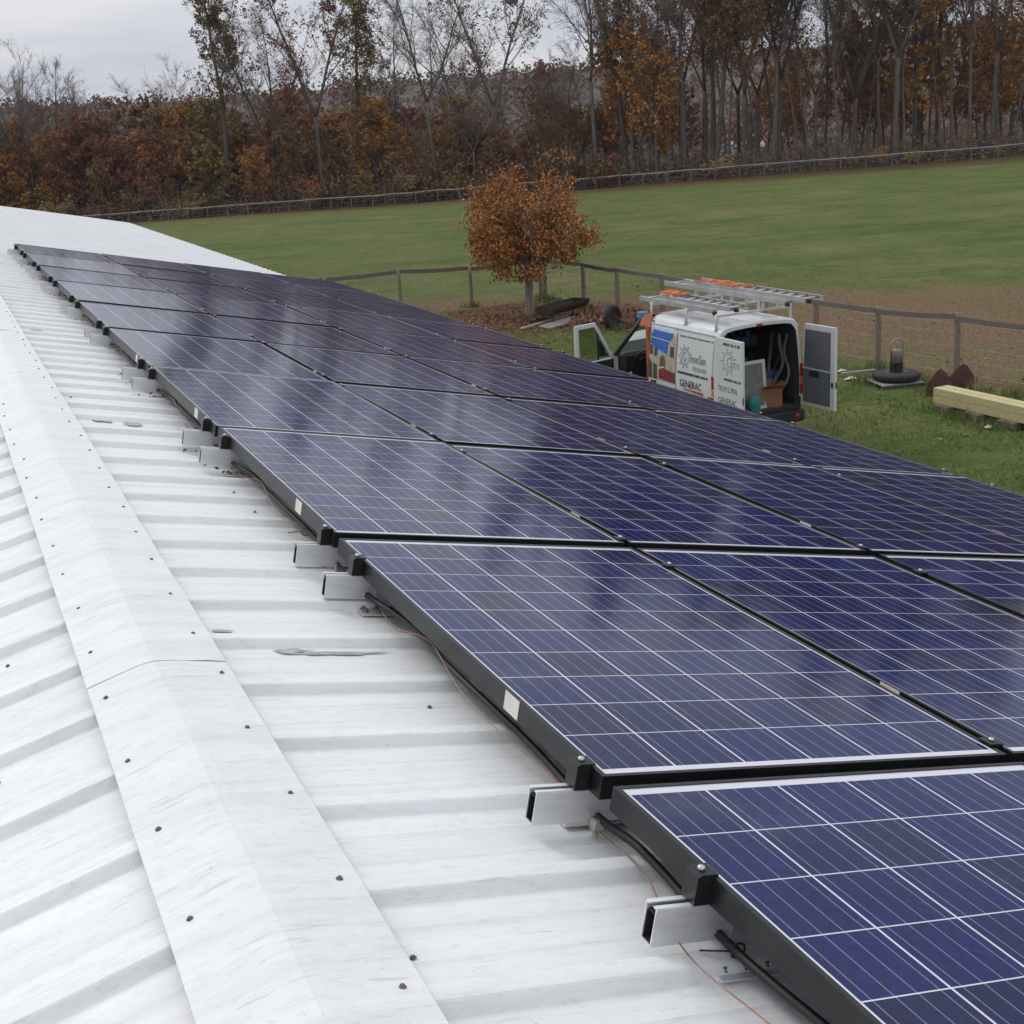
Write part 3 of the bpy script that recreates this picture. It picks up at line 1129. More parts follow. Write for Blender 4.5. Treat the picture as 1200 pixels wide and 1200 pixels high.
pa = [(17.55, 37.7), (17.62, 35.0), (17.70, 32.9), (17.78, 30.4), (17.86, 27.9), (17.96, 25.6), (18.05, 23.6), (18.22, 21.57), (18.6, 19.45), (18.85, 16.9), (19.05, 14.4), (19.25, 11.9), (19.4, 9.4)]
fence("paddock_fence", [(x, y, G0) for x, y in pa], 1.42, 0.075, (0.115, 0.03), "weathered board topped post fence along the brown paddock behind the van", (0.12, 0.3, 0.5, 0.7, 0.85), 0.3, seed=2, wire_r=0.004)
pb = [(17.42, 37.78), (15.05, 38.1), (12.75, 38.6), (10.4, 39.0), (8.0, 39.5), (5.6, 39.9)]
fence("paddock_fence", [(x, y, G0) for x, y in pb], 1.36, 0.062, (0.13, 0.03), "sagging dark board fence running left from the corner post behind the orange maple", (0.12, 0.3, 0.5, 0.7, 0.85), 0.3, seed=5, sag=0.025, wire_r=0.004)

M_POSTF = mat("grey_far_post", (0.16, 0.15, 0.135), 0.9, 0, 0.3, 5)
M_BOARDF = mat("grey_far_rail", (0.36, 0.35, 0.33), 0.85, 0, 0.2, 0.6)
pf = []
t_ = 34.0
while t_ > -100:
    x, y = xy(S_FENCE, t_)
    pf.append((x, y, ground_z(x, y)))
    t_ -= 2.6
fence("field_fence", pf, 1.32, 0.05, (0.10, 0.035), "long pale rail fence along the far edge of the green field", (0.2, 0.5, 0.8), 0, M_POSTF, M_BOARDF, sag=0.015, seed=9, wire_r=0.006)

# ------------------------------------------------------------------ trees
M_BARK = mat("grey_bark", (0.135, 0.115, 0.10), 0.95, 0, 0.4, 3, 0.3, (2, 2, 0.4), 0.5, 0.25)
M_BARKD = mat("dark_bark", (0.105, 0.088, 0.077), 0.95, 0, 0.4, 3, 0.3, (2, 2, 0.4), 0.5, 0.25)
M_TWIG = mat("grey_twig", (0.17, 0.138, 0.128), 0.95, 0, 0.25, 1, 0, (1, 1, 1), 0.3, 0.25)
L_OLIVE = leaf_mat("leaf_olive", [(0.20, 0.14, 0.07), (0.151, 0.120, 0.039), (0.217, 0.144, 0.046), (0.108, 0.096, 0.039), (0.250, 0.135, 0.052), (0.167, 0.096, 0.046)])
L_RUSSET = leaf_mat("leaf_russet", [(0.235, 0.096, 0.048), (0.313, 0.122, 0.055), (0.166, 0.078, 0.048), (0.392, 0.148, 0.055)])
L_DARKRED = leaf_mat("leaf_dark_red", [(0.181, 0.068, 0.052), (0.236, 0.084, 0.058), (0.136, 0.061, 0.048), (0.271, 0.099, 0.062)])
L_ORANGE = leaf_mat("leaf_orange", [(0.399, 0.175, 0.039), (0.508, 0.208, 0.046), (0.290, 0.141, 0.039), (0.236, 0.151, 0.046)])
L_OCHRE = leaf_mat("leaf_ochre", [(0.290, 0.192, 0.062), (0.362, 0.235, 0.068), (0.217, 0.148, 0.055), (0.164, 0.122, 0.055)])
L_BROWN = leaf_mat("leaf_brown", [(0.226, 0.129, 0.062), (0.282, 0.155, 0.076), (0.160, 0.094, 0.055)])
L_MAPLE = leaf_mat("leaf_maple", [(0.40, 0.150, 0.048), (0.47, 0.195, 0.06), (0.30, 0.110, 0.038), (0.50, 0.24, 0.08), (0.36, 0.130, 0.05), (0.22, 0.09, 0.034), (0.27, 0.17, 0.055)])


def rv(r, s=1.0):
    return Vector((r.gauss(0, s), r.gauss(0, s), r.gauss(0, s)))


def branch_path(r, p, d, L, k, wob, lift):
    out = [p.copy()]
    d = d.normalized()
    for i in range(k):
        d = (d + rv(r, wob) + Vector((0, 0, lift))).normalized()
        p = p + d * (L / k)
        out.append(p.copy())
    return out, d


def gen_tree(seed, H, r0, first=0.35, nprim=16, spread=0.32, angle=50, fork=0, twigs=1.0, leaves=0, leaf=0.3, leafbelow=None, wob=0.05, lean=(0, 0), round_=0.0, clump=-0.22):
    """returns (trunk MB, twig MB, leaf MB) of a tree H tall"""
    r = random.Random(seed)
    tk, tw, lf = MB(), MB(), MB()
    leaders = []
    base_d = Vector((lean[0], lean[1], 1)).normalized()
    if fork:
        fz = H * fork
        main, d = branch_path(r, Vector((0, 0, -0.3)), base_d, fz + 0.3, 5, wob * 0.5, 0.0)
        tk.tube(main, [r0 * (1.25 if i == 0 else 1 - 0.05 * i) for i in range(len(main))], 7)
        nl = r.choice((2, 2, 3))
        g0 = r.uniform(0, 6)
        for q in range(nl):
            g = g0 + q * 2 * math.pi / nl + r.uniform(-0.4, 0.4)
            dd = Vector((math.cos(g) * 0.38, math.sin(g) * 0.38, 1))
            pth, _ = branch_path(r, main[-1], dd, (H - fz) * r.uniform(0.85, 1.05), 9, wob, 0.04)
            leaders.append((pth, r0 * 0.66, fz))
    else:
        pth, _ = branch_path(r, Vector((0, 0, -0.3)), base_d, H + 0.3, 13, wob, 0.03)
        leaders.append((pth, r0, 0))
    ends = []
    for pth, rad, zb_ in leaders:
        k = len(pth)
        rads = [rad * ((1 - i / (k - 1)) ** 0.85 * 0.93 + 0.07) * (1.3 if (i == 0 and not fork) else 1) for i in range(k)]
        tk.tube(pth, rads, 7)
        n = max(4, int(nprim / len(leaders)))
        for q in range(n):
            f = first + (1 - first) * ((q + r.random()) / n) if not fork else 0.08 + 0.9 * ((q + r.random()) / n)
            f = min(f, 0.985)
            i = f * (k - 1)
            i0 = int(i)
            p = pth[i0].lerp(pth[min(i0 + 1, k - 1)], i - i0)
            rr_ = rads[i0]
            g = r.uniform(0, 2 * math.pi)
            an = R(angle + r.uniform(-14, 14)) * (1.0 - 0.25 * f)
            d = Vector((math.cos(g) * math.sin(an), math.sin(g) * math.sin(an), math.cos(an)))
            shape = (1 - f) ** 0.7 * (1 - round_) + round_ * math.sqrt(max(0.05, 1 - (2 * f - 1.0) ** 2))
            L = H * spread * (0.22 + shape) * r.uniform(0.7, 1.15)
            bp, bd = branch_path(r, p, d, L, 5, 0.10, 0.05)
            br = min(rr_ * 0.55, 0.008 * L + 0.02)
            tk.tube(bp, [br * (1 - 0.16 * j) for j in range(6)], 4, 0, False)
            ns_ = int((4 + L * 1.1) * twigs)
            for s in range(ns_):
                fs_ = r.uniform(0.25, 1.0)
                j = fs_ * 5
                j0 = min(int(j), 4)
                sp_ = bp[j0].lerp(bp[j0 + 1], j - j0)
                sdv = (bd + rv(r, 0.55)).normalized()
                sL = L * r.uniform(0.18, 0.42)
                sp2, sd2 = branch_path(r, sp_, sdv, sL, 3, 0.14, 0.05)
                tw.tube(sp2, [0.020, 0.016, 0.012, 0.008], 3, 0, False)
                nt_ = int(4 * twigs + 1)
                for w_ in range(nt_):
                    j0 = r.randint(1, 3)
                    q0 = sp2[j0]
                    td = (sd2 + rv(r, 0.6)).normalized()
                    q1 = q0 + td * sL * r.uniform(0.25, 0.6)
                    tw.tube([q0, q1], [0.011, 0.006], 3, 0, False)
                    ends.append(q1)
                ends.append(sp2[-1])
    if leaves:
        cand = ends if leafbelow is None else [e for e in ends if e.z > leafbelow * H]
        # leaves sit in clumps: whole twig systems keep or lose theirs
        cand = [e for e in cand if noise.noise(e * (1.6 / max(1.0, H * 0.12)) + Vector((seed, 0, 0))) > clump]
        for q in range(leaves):
            e = r.choice(cand)
            c = e + rv(r, 0.10 * max(1.0, H * 0.06))
            s = leaf * r.uniform(0.45, 1.1)
            e1 = rv(r).normalized() * s
            e2 = e1.orthogonal().normalized()
            e2.rotate(Matrix.Rotation(r.uniform(0, 6.28), 3, e1.normalized()))
            e2 *= s * r.uniform(0.45, 0.8)
            lf.add([c - e1, c + e2, c + e1, c - e2], [(0, 1, 2, 3)])
    return tk, tw, lf


TREES = {}


def variant(key, leafm=None, barkm=None, **kw):
    tk, tw, lf = gen_tree(**kw)
    TREES[key] = (kw["H"], tk.mesh("trunk", [barkm or M_BARK]), tw.mesh("twigs", [M_TWIG]), lf.mesh("crown", [leafm]) if lf.f else None)


variant("bare_a", seed=1, H=24, r0=0.26, first=0.38, nprim=32, spread=0.24, angle=40, twigs=1.7, barkm=M_BARK)
variant("bare_b", seed=2, H=24, r0=0.24, first=0.34, nprim=32, spread=0.25, angle=44, fork=0.42, twigs=1.7, barkm=M_BARK)
variant("bare_c", seed=3, H=24, r0=0.19, first=0.45, nprim=24, spread=0.17, angle=36, twigs=1.5, barkm=M_BARKD)
variant("bare_d", seed=4, H=24, r0=0.30, first=0.3, nprim=34, spread=0.30, angle=50, fork=0.26, twigs=1.7, round_=0.4, barkm=M_BARKD)
variant("leaf_a", seed=5, H=24, r0=0.28, first=0.36, nprim=28, spread=0.22, angle=42, twigs=1.4, leaves=9500, leaf=0.15, leafm=L_OLIVE, barkm=M_BARKD, leafbelow=0.40, clump=-0.30)
variant("leaf_b", seed=6, H=24, r0=0.26, first=0.33, nprim=28, spread=0.23, angle=42, twigs=1.3, fork=0.36, leaves=6200, leaf=0.14, leafm=L_BROWN, barkm=M_BARKD, leafbelow=0.4, clump=-0.35)
variant("oak_a", seed=7, H=12, r0=0.18, first=0.10, nprim=30, spread=0.36, angle=58, twigs=1.0, leaves=11000, leaf=0.19, leafm=L_RUSSET, barkm=M_BARKD, round_=0.6)
variant("oak_b", seed=8, H=12, r0=0.20, first=0.14, nprim=30, spread=0.34, angle=56, twigs=1.0, leaves=8500, leaf=0.19, leafm=L_OCHRE, barkm=M_BARKD, round_=0.7)
variant("oak_c", seed=12, H=12, r0=0.15, first=0.20, nprim=26, spread=0.30, angle=50, twigs=1.3, leaves=3600, leaf=0.17, leafm=L_DARKRED, barkm=M_BARKD, round_=0.4)


def shrub_variant(key, seed, leafm, leaves, stems=14, H=3.0, leaf=0.17):
    r = random.Random(seed)
    st_, lf = MB(), MB()
    ends = []
    for k in range(stems):
        g = r.uniform(0, 6.28)
        an = r.uniform(0.05, 0.6)
        p = Vector((r.gauss(0, 0.5), r.gauss(0, 0.5), -0.1))
        bp, bd = branch_path(r, p, Vector((math.cos(g) * an, math.sin(g) * an, 1)), H * r.uniform(0.6, 1.1), 4, 0.12, 0)
        st_.tube(bp, [0.03, 0.025, 0.02, 0.014, 0.008], 3, 0, False)
        for q in range(9):
            j = r.randint(1, 3)
            q0 = bp[j].lerp(bp[j + 1], r.random())
            q1 = q0 + (bd + rv(r, 0.6)).normalized() * H * r.uniform(0.15, 0.35)
            st_.tube([q0, q1], [0.012, 0.006], 3, 0, False)
            ends += [q1, q0.lerp(q1, 0.5)]
    for q in range(leaves):
        c = r.choice(ends) + rv(r, 0.16)
        s = leaf * r.uniform(0.5, 1.1)
        e1 = rv(r).normalized() * s
        e2 = e1.orthogonal().normalized() * s * r.uniform(0.5, 0.8)
        lf.add([c - e1, c + e2, c + e1, c - e2], [(0, 1, 2, 3)])
    TREES[key] = (H, st_.mesh("stems", [M_TWIG]), None, lf.mesh("crown", [leafm]) if leaves else None)


shrub_variant("shrub_twig", 31, L_BROWN, 160, 20)
shrub_variant("shrub_russet", 32, L_RUSSET, 1300)
shrub_variant("shrub_ochre", 33, L_OCHRE, 1200)
shrub_variant("shrub_olive", 34, L_OLIVE, 1500)


def far_xy(px, s):
    """ground point on bearing px (photo columns) at distance s from the barn towards the fence"""
    k = (px - 600) / 1525.72
    d = Vector((fw.x, fw.y)) + Vector((rt.x, rt.y)) * k
    # small correction for the camera's pitch along the skyline row
    d += Vector((dn.x, dn.y)) * ((200 - 600) / 1525.72)
    c = Vector((CAM.x, CAM.y))
    den = 0.61 * d.x + 0.79 * d.y
    u = (s - (0.61 * c.x + 0.79 * c.y)) / den
    return c.x + d.x * u, c.y + d.y * u


def plant(key, x, y, H, label, group, name="tree", cat="tree", leafm=None, rot=None, wide=1.0, bark=None):
    h0, tk, tw, lf = TREES[key]
    r_ = random.Random(int(x * 131 + y * 71))
    s = H / h0
    t = thing(name, (x, y, ground_z(x, y)), (0, 0, r_.uniform(0, 6.28) if rot is None else rot), label, cat, group)
    t.scale = (s * wide, s * wide, s)
    o = link("stems" if cat == "shrub" else "trunk", tk, t)
    if bark:
        o.material_slots[0].link = 'OBJECT'
        o.material_slots[0].material = bark
    if tw:
        link("twigs", tw, t)
    if lf:
        c = link("crown", lf, t)
        if leafm:
            c.material_slots[0].link = 'OBJECT'
            c.material_slots[0].material = leafm
    return t


GT = "trees in the wood beyond the far fence"
# (column, distance, variant, height, leaf, label)
MAIN = [
    (18, 150, "bare_d", 21, None, "bare grey tree with a wide twiggy crown at the far left of the wood"),
    (36, 149, "bare_a", 19, None, "slender bare tree between the two wide bare trees at far left"),
    (96, 158, "bare_a", 18.5, None, "slender bare tree rising behind the dark red round tree"),
    (62, 153, "bare_b", 20, None, "bare forked tree second from the left edge, above the white roof end"),
    (118, 156, "bare_d", 15, None, "low bare tree beside the reddish thicket left of the open sky"),
    (88, 150, "oak_a", 10.5, L_DARKRED, "dark red round tree below the bare trees at the left"),
    (60, 148, "oak_b", 7.0, L_ORANGE, "small orange brown tree directly above the left end of the roof"),
    (128, 148, "oak_b", 7.0, L_OCHRE, "low ochre tree above the roof's far corner"),
    (175, 158, "oak_a", 13.5, L_BROWN, "broad brown leafed tree under the gap of open sky"),
    (222, 152, "oak_b", 12.0, L_ORANGE, "tan and orange tree at the foot of the tall leaning tree"),
    (262, 149, "leaf_a", 29, None, "tall leaning tree with olive brown leaves rising beside the open sky"),
    (205, 165, "bare_d", 19, None, "spreading bare tree reaching into the open sky left of the leaning tree"),
    (320, 150, "bare_d", 24, None, "bare pale twigged tree right of the leaning olive tree"),
    (345, 156, "oak_a", 13, L_RUSSET, "russet mid height tree between the two tall trees at left"),
    (376, 149, "leaf_b", 29, L_DARKRED, "tall tree with dark red leaves left of the olive topped one"),
    (412, 150, "leaf_a", 27, L_OLIVE, "tall slim tree with an olive green top left of the tall bare tree"),
    (438, 158, "oak_b", 11, L_OCHRE, "yellowish low tree in front of the far house"),
    (470, 160, "bare_a", 22, None, "thin bare tree just left of the forked bare tree in mid picture"),
    (512, 148, "bare_b", 26, None, "tall bare tree with forked limbs standing alone in mid picture"),
    (545, 162, "bare_b", 21, None, "faint bare tree between the tall bare one and the rusty leafed one"),
    (583, 149, "leaf_b", 27, L_BROWN, "tall thin tree with sparse rusty leaves above the orange maple"),
    (655, 170, "oak_c", 15, L_DARKRED, "reddish thin tree below the second gap of sky"),
    (699, 148, "bare_b", 27, None, "tall sparse tree standing right of the second gap of sky"),
    (735, 150, "leaf_a", 29, L_BROWN, "tall leaning dark trunk at the left edge of the dense grove"),
    (757, 152, "oak_b", 15, L_ORANGE, "orange leafed tree low among dark trunks at the grove's left edge"),
    (838, 148, "leaf_a", 30, L_OLIVE, "tall olive leafed tree with a thick double trunk in the dense grove"),
    (880, 149, "leaf_a", 28, L_OLIVE, "green brown leafed tall tree right of the double trunk"),
    (1048, 147, "leaf_b", 30, L_ORANGE, "big tree with an orange brown crown low over the fence at right"),
    (1075, 156, "oak_b", 18, L_ORANGE, "orange crowned mid height tree next to the big orange tree at right"),
    (1160, 149, "leaf_b", 29, L_RUSSET, "tall tree with thin reddish leaves near the right edge"),
    (1000, 150, "bare_d", 27, None, "bare tree with a bent trunk left of the big orange tree"),
    (905, 148, "bare_b", 29, None, "tall bare forked tree standing between olive and orange trees"),
]
for px, s, key, H, lm_, lab in MAIN:
    x, y = far_xy(px, s)
    plant(key, x, y, H, lab, None, leafm=lm_)

r = random.Random(77)
# the dense grove on the right: bare and thin leaved trunks one behind the other
for k in range(84):
    px = 722 + (1330 - 722) * (k + r.random()) / 84
    s = r.choice((147, 149, 152, 156, 162, 170, 180)) + r.uniform(-1, 1)
    x, y = far_xy(px, s)
    key = r.choice(("bare_a", "bare_c", "bare_c", "bare_c", "bare_b", "leaf_b", "leaf_b", "oak_c", "oak_c"))
    H = r.uniform(21, 29) if key != "oak_c" else r.uniform(10, 16)
    if key.startswith("bare"):
        plant(key, x, y, H, "tall bare grey trunk among many in the dense grove at right", "bare trees of the dense grove", wide=0.78, bark=r.choice((None, M_BARKD, M_BARKD)))
    elif key == "leaf_b":
        plant(key, x, y, H, "tall thinly leafed brown tree among the bare trunks of the grove", "leafy trees of the dense grove", leafm=r.choice((L_BROWN, L_RUSSET, L_OLIVE)))
    else:
        plant(key, x, y, H, "slender dark red understory tree among the grove's trunks", "understory trees of the grove", leafm=r.choice((L_DARKRED, L_BROWN, L_ORANGE)))
# the looser wood at left and middle
for k in range(104):
    px = -60 + (730 + 60) * (k + r.random()) / 104
    s = r.choice((149, 152, 157, 164, 172, 182)) + r.uniform(-1.5, 1.5)
    x, y = far_xy(px, s)
    key = r.choice(("oak_a", "oak_b", "oak_b", "oak_c", "oak_c", "bare_c", "bare_b") if px > 400 else ("oak_a", "oak_a", "oak_b", "oak_b", "oak_c", "bare_b"))
    if key.startswith("bare"):
        gap_ = 140 < px < 190 or 615 < px < 680
        H = r.uniform(12, 16) if not gap_ else r.uniform(8, 11)
        if 440 < px < 700:
            H = r.uniform(10, 16)
        plant(key, x, y, H, "short bare tree filling the brown wood left of the grove", "small bare trees of the wood", wide=1.3)
    else:
        H = r.uniform(6.5, 12.5) if px < 420 else r.uniform(5, 11)
        lm_ = {"oak_a": (L_RUSSET, L_BROWN, L_BROWN, L_DARKRED), "oak_b": (L_OCHRE, L_BROWN, L_ORANGE, L_BROWN), "oak_c": (L_DARKRED, L_BROWN, L_BROWN)}[key]
        lab = {"oak_a": "bushy russet brown tree in the low autumn wood left of the grove",
               "oak_b": "bushy tan leafed tree in the low autumn wood left of the grove",
               "oak_c": "thin dark reddish tree in the low autumn wood left of the grove"}[key]
        plant(key, x, y, H, lab, "low autumn trees, " + {"oak_a": "russet", "oak_b": "tan", "oak_c": "dark red"}[key], leafm=r.choice(lm_))
# shrubs and brush just behind the fence
SHL = {"shrub_twig": ("twiggy leafless shrub just behind the far fence", "leafless shrubs"), "shrub_russet": ("russet shrub just behind the far fence", "russet shrubs"),
       "shrub_ochre": ("tan leaved shrub just behind the far fence", "tan shrubs"), "shrub_olive": ("dark olive shrub just behind the far fence", "olive shrubs")}
for k in range(120):
    px = -80 + 1400 * (k + r.random()) / 120
    s = r.choice((145.2, 146.5, 148, 151, 155)) + r.uniform(-0.5, 0.5)
    x, y = far_xy(px, s)
    key = r.choice(("shrub_twig", "shrub_twig", "shrub_olive", "shrub_olive", "shrub_ochre", "shrub_russet")) if px < 720 else r.choice(("shrub_twig", "shrub_twig", "shrub_twig", "shrub_olive", "shrub_ochre"))
    H = r.uniform(1.6, 3.4) if px < 720 else r.uniform(1.0, 2.2)
    plant(key, x, y, H, SHL[key][0], SHL[key][1] + " behind the far fence", "shrub", "shrub", wide=r.uniform(0.9, 1.4))
# pale twiggy shrub fanning up behind the maple
for px, s, H in ((630, 145, 5.0), (662, 146, 5.2), (690, 145.5, 4.6)):
    x, y = far_xy(px, s)
    plant("shrub_twig", x, y, H, "pale fan of bare twigs behind the fence above the orange maple", "pale twig fans above the maple", "shrub", "shrub", wide=1.1)

# tangled undergrowth on the wood floor: uncountable thin stems and low leaves
ub = MB()
r = random.Random(99)
for k in range(5200):
    t0 = r.uniform(-112, 60)
    s = 145 + 42 * r.random() ** 1.6
    x, y = xy(s, t0)
    z = ground_z(x, y)
    h = r.uniform(1.0, 5.0) * (1.0 if t0 < -20 else 0.62)
    p = Vector((x, y, z - 0.1))
    if r.random() < 0.55:
        q = p + Vector((r.gauss(0, 0.14), r.gauss(0, 0.14), 1)) * h
        ub.tube([p, p.lerp(q, 0.5) + rv(r, 0.08), q], [0.035, 0.025, 0.01], 3, 0, False)
    for j in range(14):
        c = p + Vector((r.gauss(0, 0.7), r.gauss(0, 0.7), 0.2 + h * r.random() ** 1.3))
        sz = r.uniform(0.08, 0.22)
        e1 = rv(r).normalized() * sz
        e2 = e1.orthogonal().normalized() * sz * 0.6
        ub.add([c - e1, c + e2, c + e1, c - e2], [(0, 1, 2, 3)], r.choice((1, 1, 2, 3)))
o = ub.build("undergrowth", [M_TWIG, leaf_mat("leaf_dull_brown", [(0.13, 0.095, 0.065), (0.10, 0.075, 0.055), (0.16, 0.115, 0.07)]), leaf_mat("leaf_dull_olive", [(0.10, 0.088, 0.05), (0.13, 0.105, 0.055), (0.08, 0.068, 0.045)]), leaf_mat("leaf_grey_brown", [(0.095, 0.075, 0.062), (0.075, 0.06, 0.05), (0.12, 0.09, 0.07)])], None, False)
tag(o, "tangled brown undergrowth filling the wood beyond the far fence", "undergrowth", kind="stuff")

# ------------------------------------------------------------------ small maple by the corner post
def build_maple():
    r = random.Random(42)
    tk, tw, lf = MB(), MB(), MB()
    H = 4.75
    main, d = branch_path(r, Vector((0, 0, -0.25)), Vector((0.03, 0.0, 1)), 1.65, 5, 0.03, 0)
    tk.tube(main, [0.21, 0.145, 0.13, 0.125, 0.125, 0.12], 10)
    ends = []
    for q in range(9):
        g = q * 2.4 + r.uniform(-0.3, 0.3)
        an = R(r.uniform(18, 62))
        bp, bd = branch_path(r, main[-1 - (q % 2)], Vector((math.cos(g) * math.sin(an), math.sin(g) * math.sin(an), math.cos(an))), r.uniform(1.7, 2.7), 5, 0.10, 0.06)
        tk.tube(bp, [0.06, 0.05, 0.04, 0.03, 0.02, 0.012], 5, 0, False)
        for s in range(15):
            f = r.uniform(0.2, 1) * 5
            j = min(int(f), 4)
            p = bp[j].lerp(bp[j + 1], f - j)
            sp2, sd = branch_path(r, p, (bd + rv(r, 0.6) + Vector((0, 0, 0.5))), r.uniform(0.6, 1.5), 3, 0.15, 0.06)
            tw.tube(sp2, [0.014, 0.011, 0.009, 0.006], 3, 0, False)
            ends.append(sp2[-1])
    # leaf clumps through a domed, lumpy crown
    RX, RY = 2.05, 1.95
    clumps = []
    while len(clumps) < 300:
        u = rv(r).normalized()
        k = r.random() ** 0.45
        lump = 1 + 0.42 * noise.noise(u * 1.7 + Vector((3, 1, 0)))
        k *= lump
        z = 2.55 + u.z * (1.8 if u.z > 0 else 1.25) * k
        rad = k * (1.0 - 0.10 * max(0, u.z))
        p = Vector((u.x * RX * rad, u.y * RY * rad, z))
        if noise.noise(p * 0.95 + Vector((5, 0, 0))) < -0.20:
            continue
        clumps.append(p)
    for p in clumps + ends[:24]:
        n = r.randint(50, 95)
        sp_ = r.uniform(0.10, 0.19)
        for q in range(n):
            c = p + rv(r, sp_)
            if c.z < 1.12:
                continue
            s = r.uniform(0.022, 0.058)
            e1 = (rv(r) + Vector((0, 0, -0.5))).normalized() * s
            e2 = e1.orthogonal().normalized()
            e2.rotate(Matrix.Rotation(r.uniform(0, 6.28), 3, e1.normalized()))
            e2 *= s * r.uniform(0.7, 1.0)
            lf.add([c - e1, c - e1 * 0.2 + e2, c + e1, c - e1 * 0.2 - e2], [(0, 1, 2, 3)])
    t = thing("maple_tree", (15.64, 34.88, G0), (0, 0, 0.4), "small round maple with orange brown leaves near the fence corner", "tree")
    tk.build("trunk", mat("maple_bark", (0.21, 0.185, 0.16), 0.95, 0, 0.35, 6, 0.3, (3, 3, 0.8)), t, False)
    tw.build("twigs", M_TWIG, t, False)
    lf.build("crown", L_MAPLE, t, False)


build_maple()

# leaves lying on the lawn and under the maple, grass blades near the lawn
lb_ = MB()
r = random.Random(17)
for k in range(5200):
    if k < 3300:
        g, d = r.uniform(0, 6.28), abs(r.gauss(0, 1.9))
        x, y = 15.6 + d * math.cos(g) * 1.15, 34.4 + d * math.sin(g)
    elif k < 4300:
        x, y = 16.9 + r.gauss(0, 0.7), 31.9 + r.gauss(0, 1.3)
    else:
        x, y = r.uniform(12.2, 24), r.uniform(12, 40)
    c = Vector((x, y, G0 + r.uniform(0.01, 0.07)))
    s = r.uniform(0.03, 0.07)
    g = r.uniform(0, 6.28)
    e1 = Vector((math.cos(g), math.sin(g), r.gauss(0, 0.25))) * s
    e2 = Vector((-math.sin(g), math.cos(g), r.gauss(0, 0.25))) * s * 0.7
    lb_.add([c - e1, c + e2, c + e1, c - e2], [(0, 1, 2, 3)])
o = lb_.build("fallen_leaves", leaf_mat("fallen_leaf", [(0.15, 0.06, 0.03), (0.21, 0.09, 0.04), (0.09, 0.045, 0.03), (0.25, 0.14, 0.08), (0.13, 0.07, 0.045)]), None, False)
tag(o, "fallen brown and orange leaves scattered on the lawn and under the maple", "leaves", kind="stuff")
# heap of leaves and soil beside the old wheel
gbm = MB()
for k in range(46000):
    if k < 34000:
        x, y = r.uniform(11.5, 18.0), r.uniform(11.5, 37.5)
        if y > 30 and math.hypot(x - 15.7, y - 34.6) < 2.6 and r.random() < 0.75:
            continue
    else:
        x, y = r.uniform(18.0, 30), r.uniform(12, 44)
        if r.random() < 0.7:
            continue
    if noise.noise(Vector((x * 0.8, y * 0.8, 2))) < -0.25:
        continue
    h = r.uniform(0.04, 0.11)
    g = r.uniform(0, 6.28)
    w = r.uniform(0.006, 0.012)
    c = Vector((x, y, G0 - 0.005))
    tip = c + Vector((r.gauss(0, 0.035), r.gauss(0, 0.035), h))
    e = Vector((math.cos(g), math.sin(g), 0)) * w
    gbm.add([c - e, c + e, tip], [(0, 1, 2)])
FEET = [(x_, y_) for x_, y_ in pa] + [(x_, y_) for x_, y_ in pb] + [(17.6, 18.9), (18.1, 18.3), (16.5, 17.6), (16.3, 16.8), (16.35, 15.9), (17.0, 20.5), (17.9, 19.7), (16.4, 30.5), (17.5, 37.4), (17.45, 37.2), (18.5, 17.6), (18.4, 16.9)]
for x0_, y0_ in FEET:
    for k in range(110):
        x, y = x0_ + r.gauss(0, 0.17), y0_ + r.gauss(0, 0.17)
        h = r.uniform(0.08, 0.30)
        g = r.uniform(0, 6.28)
        c = Vector((x, y, G0 - 0.005))
        tip = c + Vector((r.gauss(0, 0.08), r.gauss(0, 0.08), h))
        e = Vector((math.cos(g), math.sin(g), 0)) * r.uniform(0.008, 0.016)
        gbm.add([c - e, c + e, tip], [(0, 1, 2)])
o = gbm.build("grass", leaf_mat("grass_blade", [(0.095, 0.15, 0.035), (0.12, 0.17, 0.042), (0.15, 0.19, 0.055), (0.09, 0.135, 0.03), (0.19, 0.18, 0.08)]), None, False)
tag(o, "short green lawn grass between the barn and the fence", "grass", kind="stuff")

# ------------------------------------------------------------------ the work van
M_VW = mat("van_white_paint", (0.60, 0.61, 0.61), 0.32, 0, 0.06, 3)
M_VO = mat("van_orange_paint", (0.42, 0.095, 0.03), 0.35, 0, 0.1, 3)
M_BLK = mat("black_plastic", (0.018, 0.018, 0.02), 0.6, 0, 0.3, 10)
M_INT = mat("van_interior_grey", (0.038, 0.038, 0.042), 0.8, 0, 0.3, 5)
M_TRIM = mat("door_trim_grey", (0.115, 0.12, 0.135), 0.85, 0, 0.18, 12)
M_RED = mat("red_lens", (0.32, 0.015, 0.02), 0.2, 0, 0.1, 10)
M_AMB = mat("amber_lens", (0.5, 0.12, 0.05), 0.2, 0, 0.1, 10)
M_TYRE = mat("tyre_rubber", (0.022, 0.021, 0.021), 0.85, 0, 0.35, 8)
M_INK = mat("vinyl_black", (0.045, 0.045, 0.05), 0.5, 0, 0.1, 10)
M_INKR = mat("vinyl_red", (0.40, 0.05, 0.045), 0.5, 0, 0.1, 10)
M_INKG = mat("vinyl_grey", (0.25, 0.29, 0.28), 0.5, 0, 0.1, 10)
_m, _n, _p = _mk("window_glass")
_p.inputs["Base Color"].default_value = (0.55, 0.62, 0.58, 1)
_p.inputs["Roughness"].default_value = 0.03
_p.inputs["Transmission Weight"].default_value = 1.0
_p.inputs["IOR"].default_value = 1.1
M_GLASS = _m
VX, VY, VS = 12.19, 17.38, 1.05
van = thing("work_van", (VX, VY, G0), (0, 0, R(2)), "white and orange work van with open rear doors and ladders on its roof rack", "van")
van.scale = (1, 1, VS)

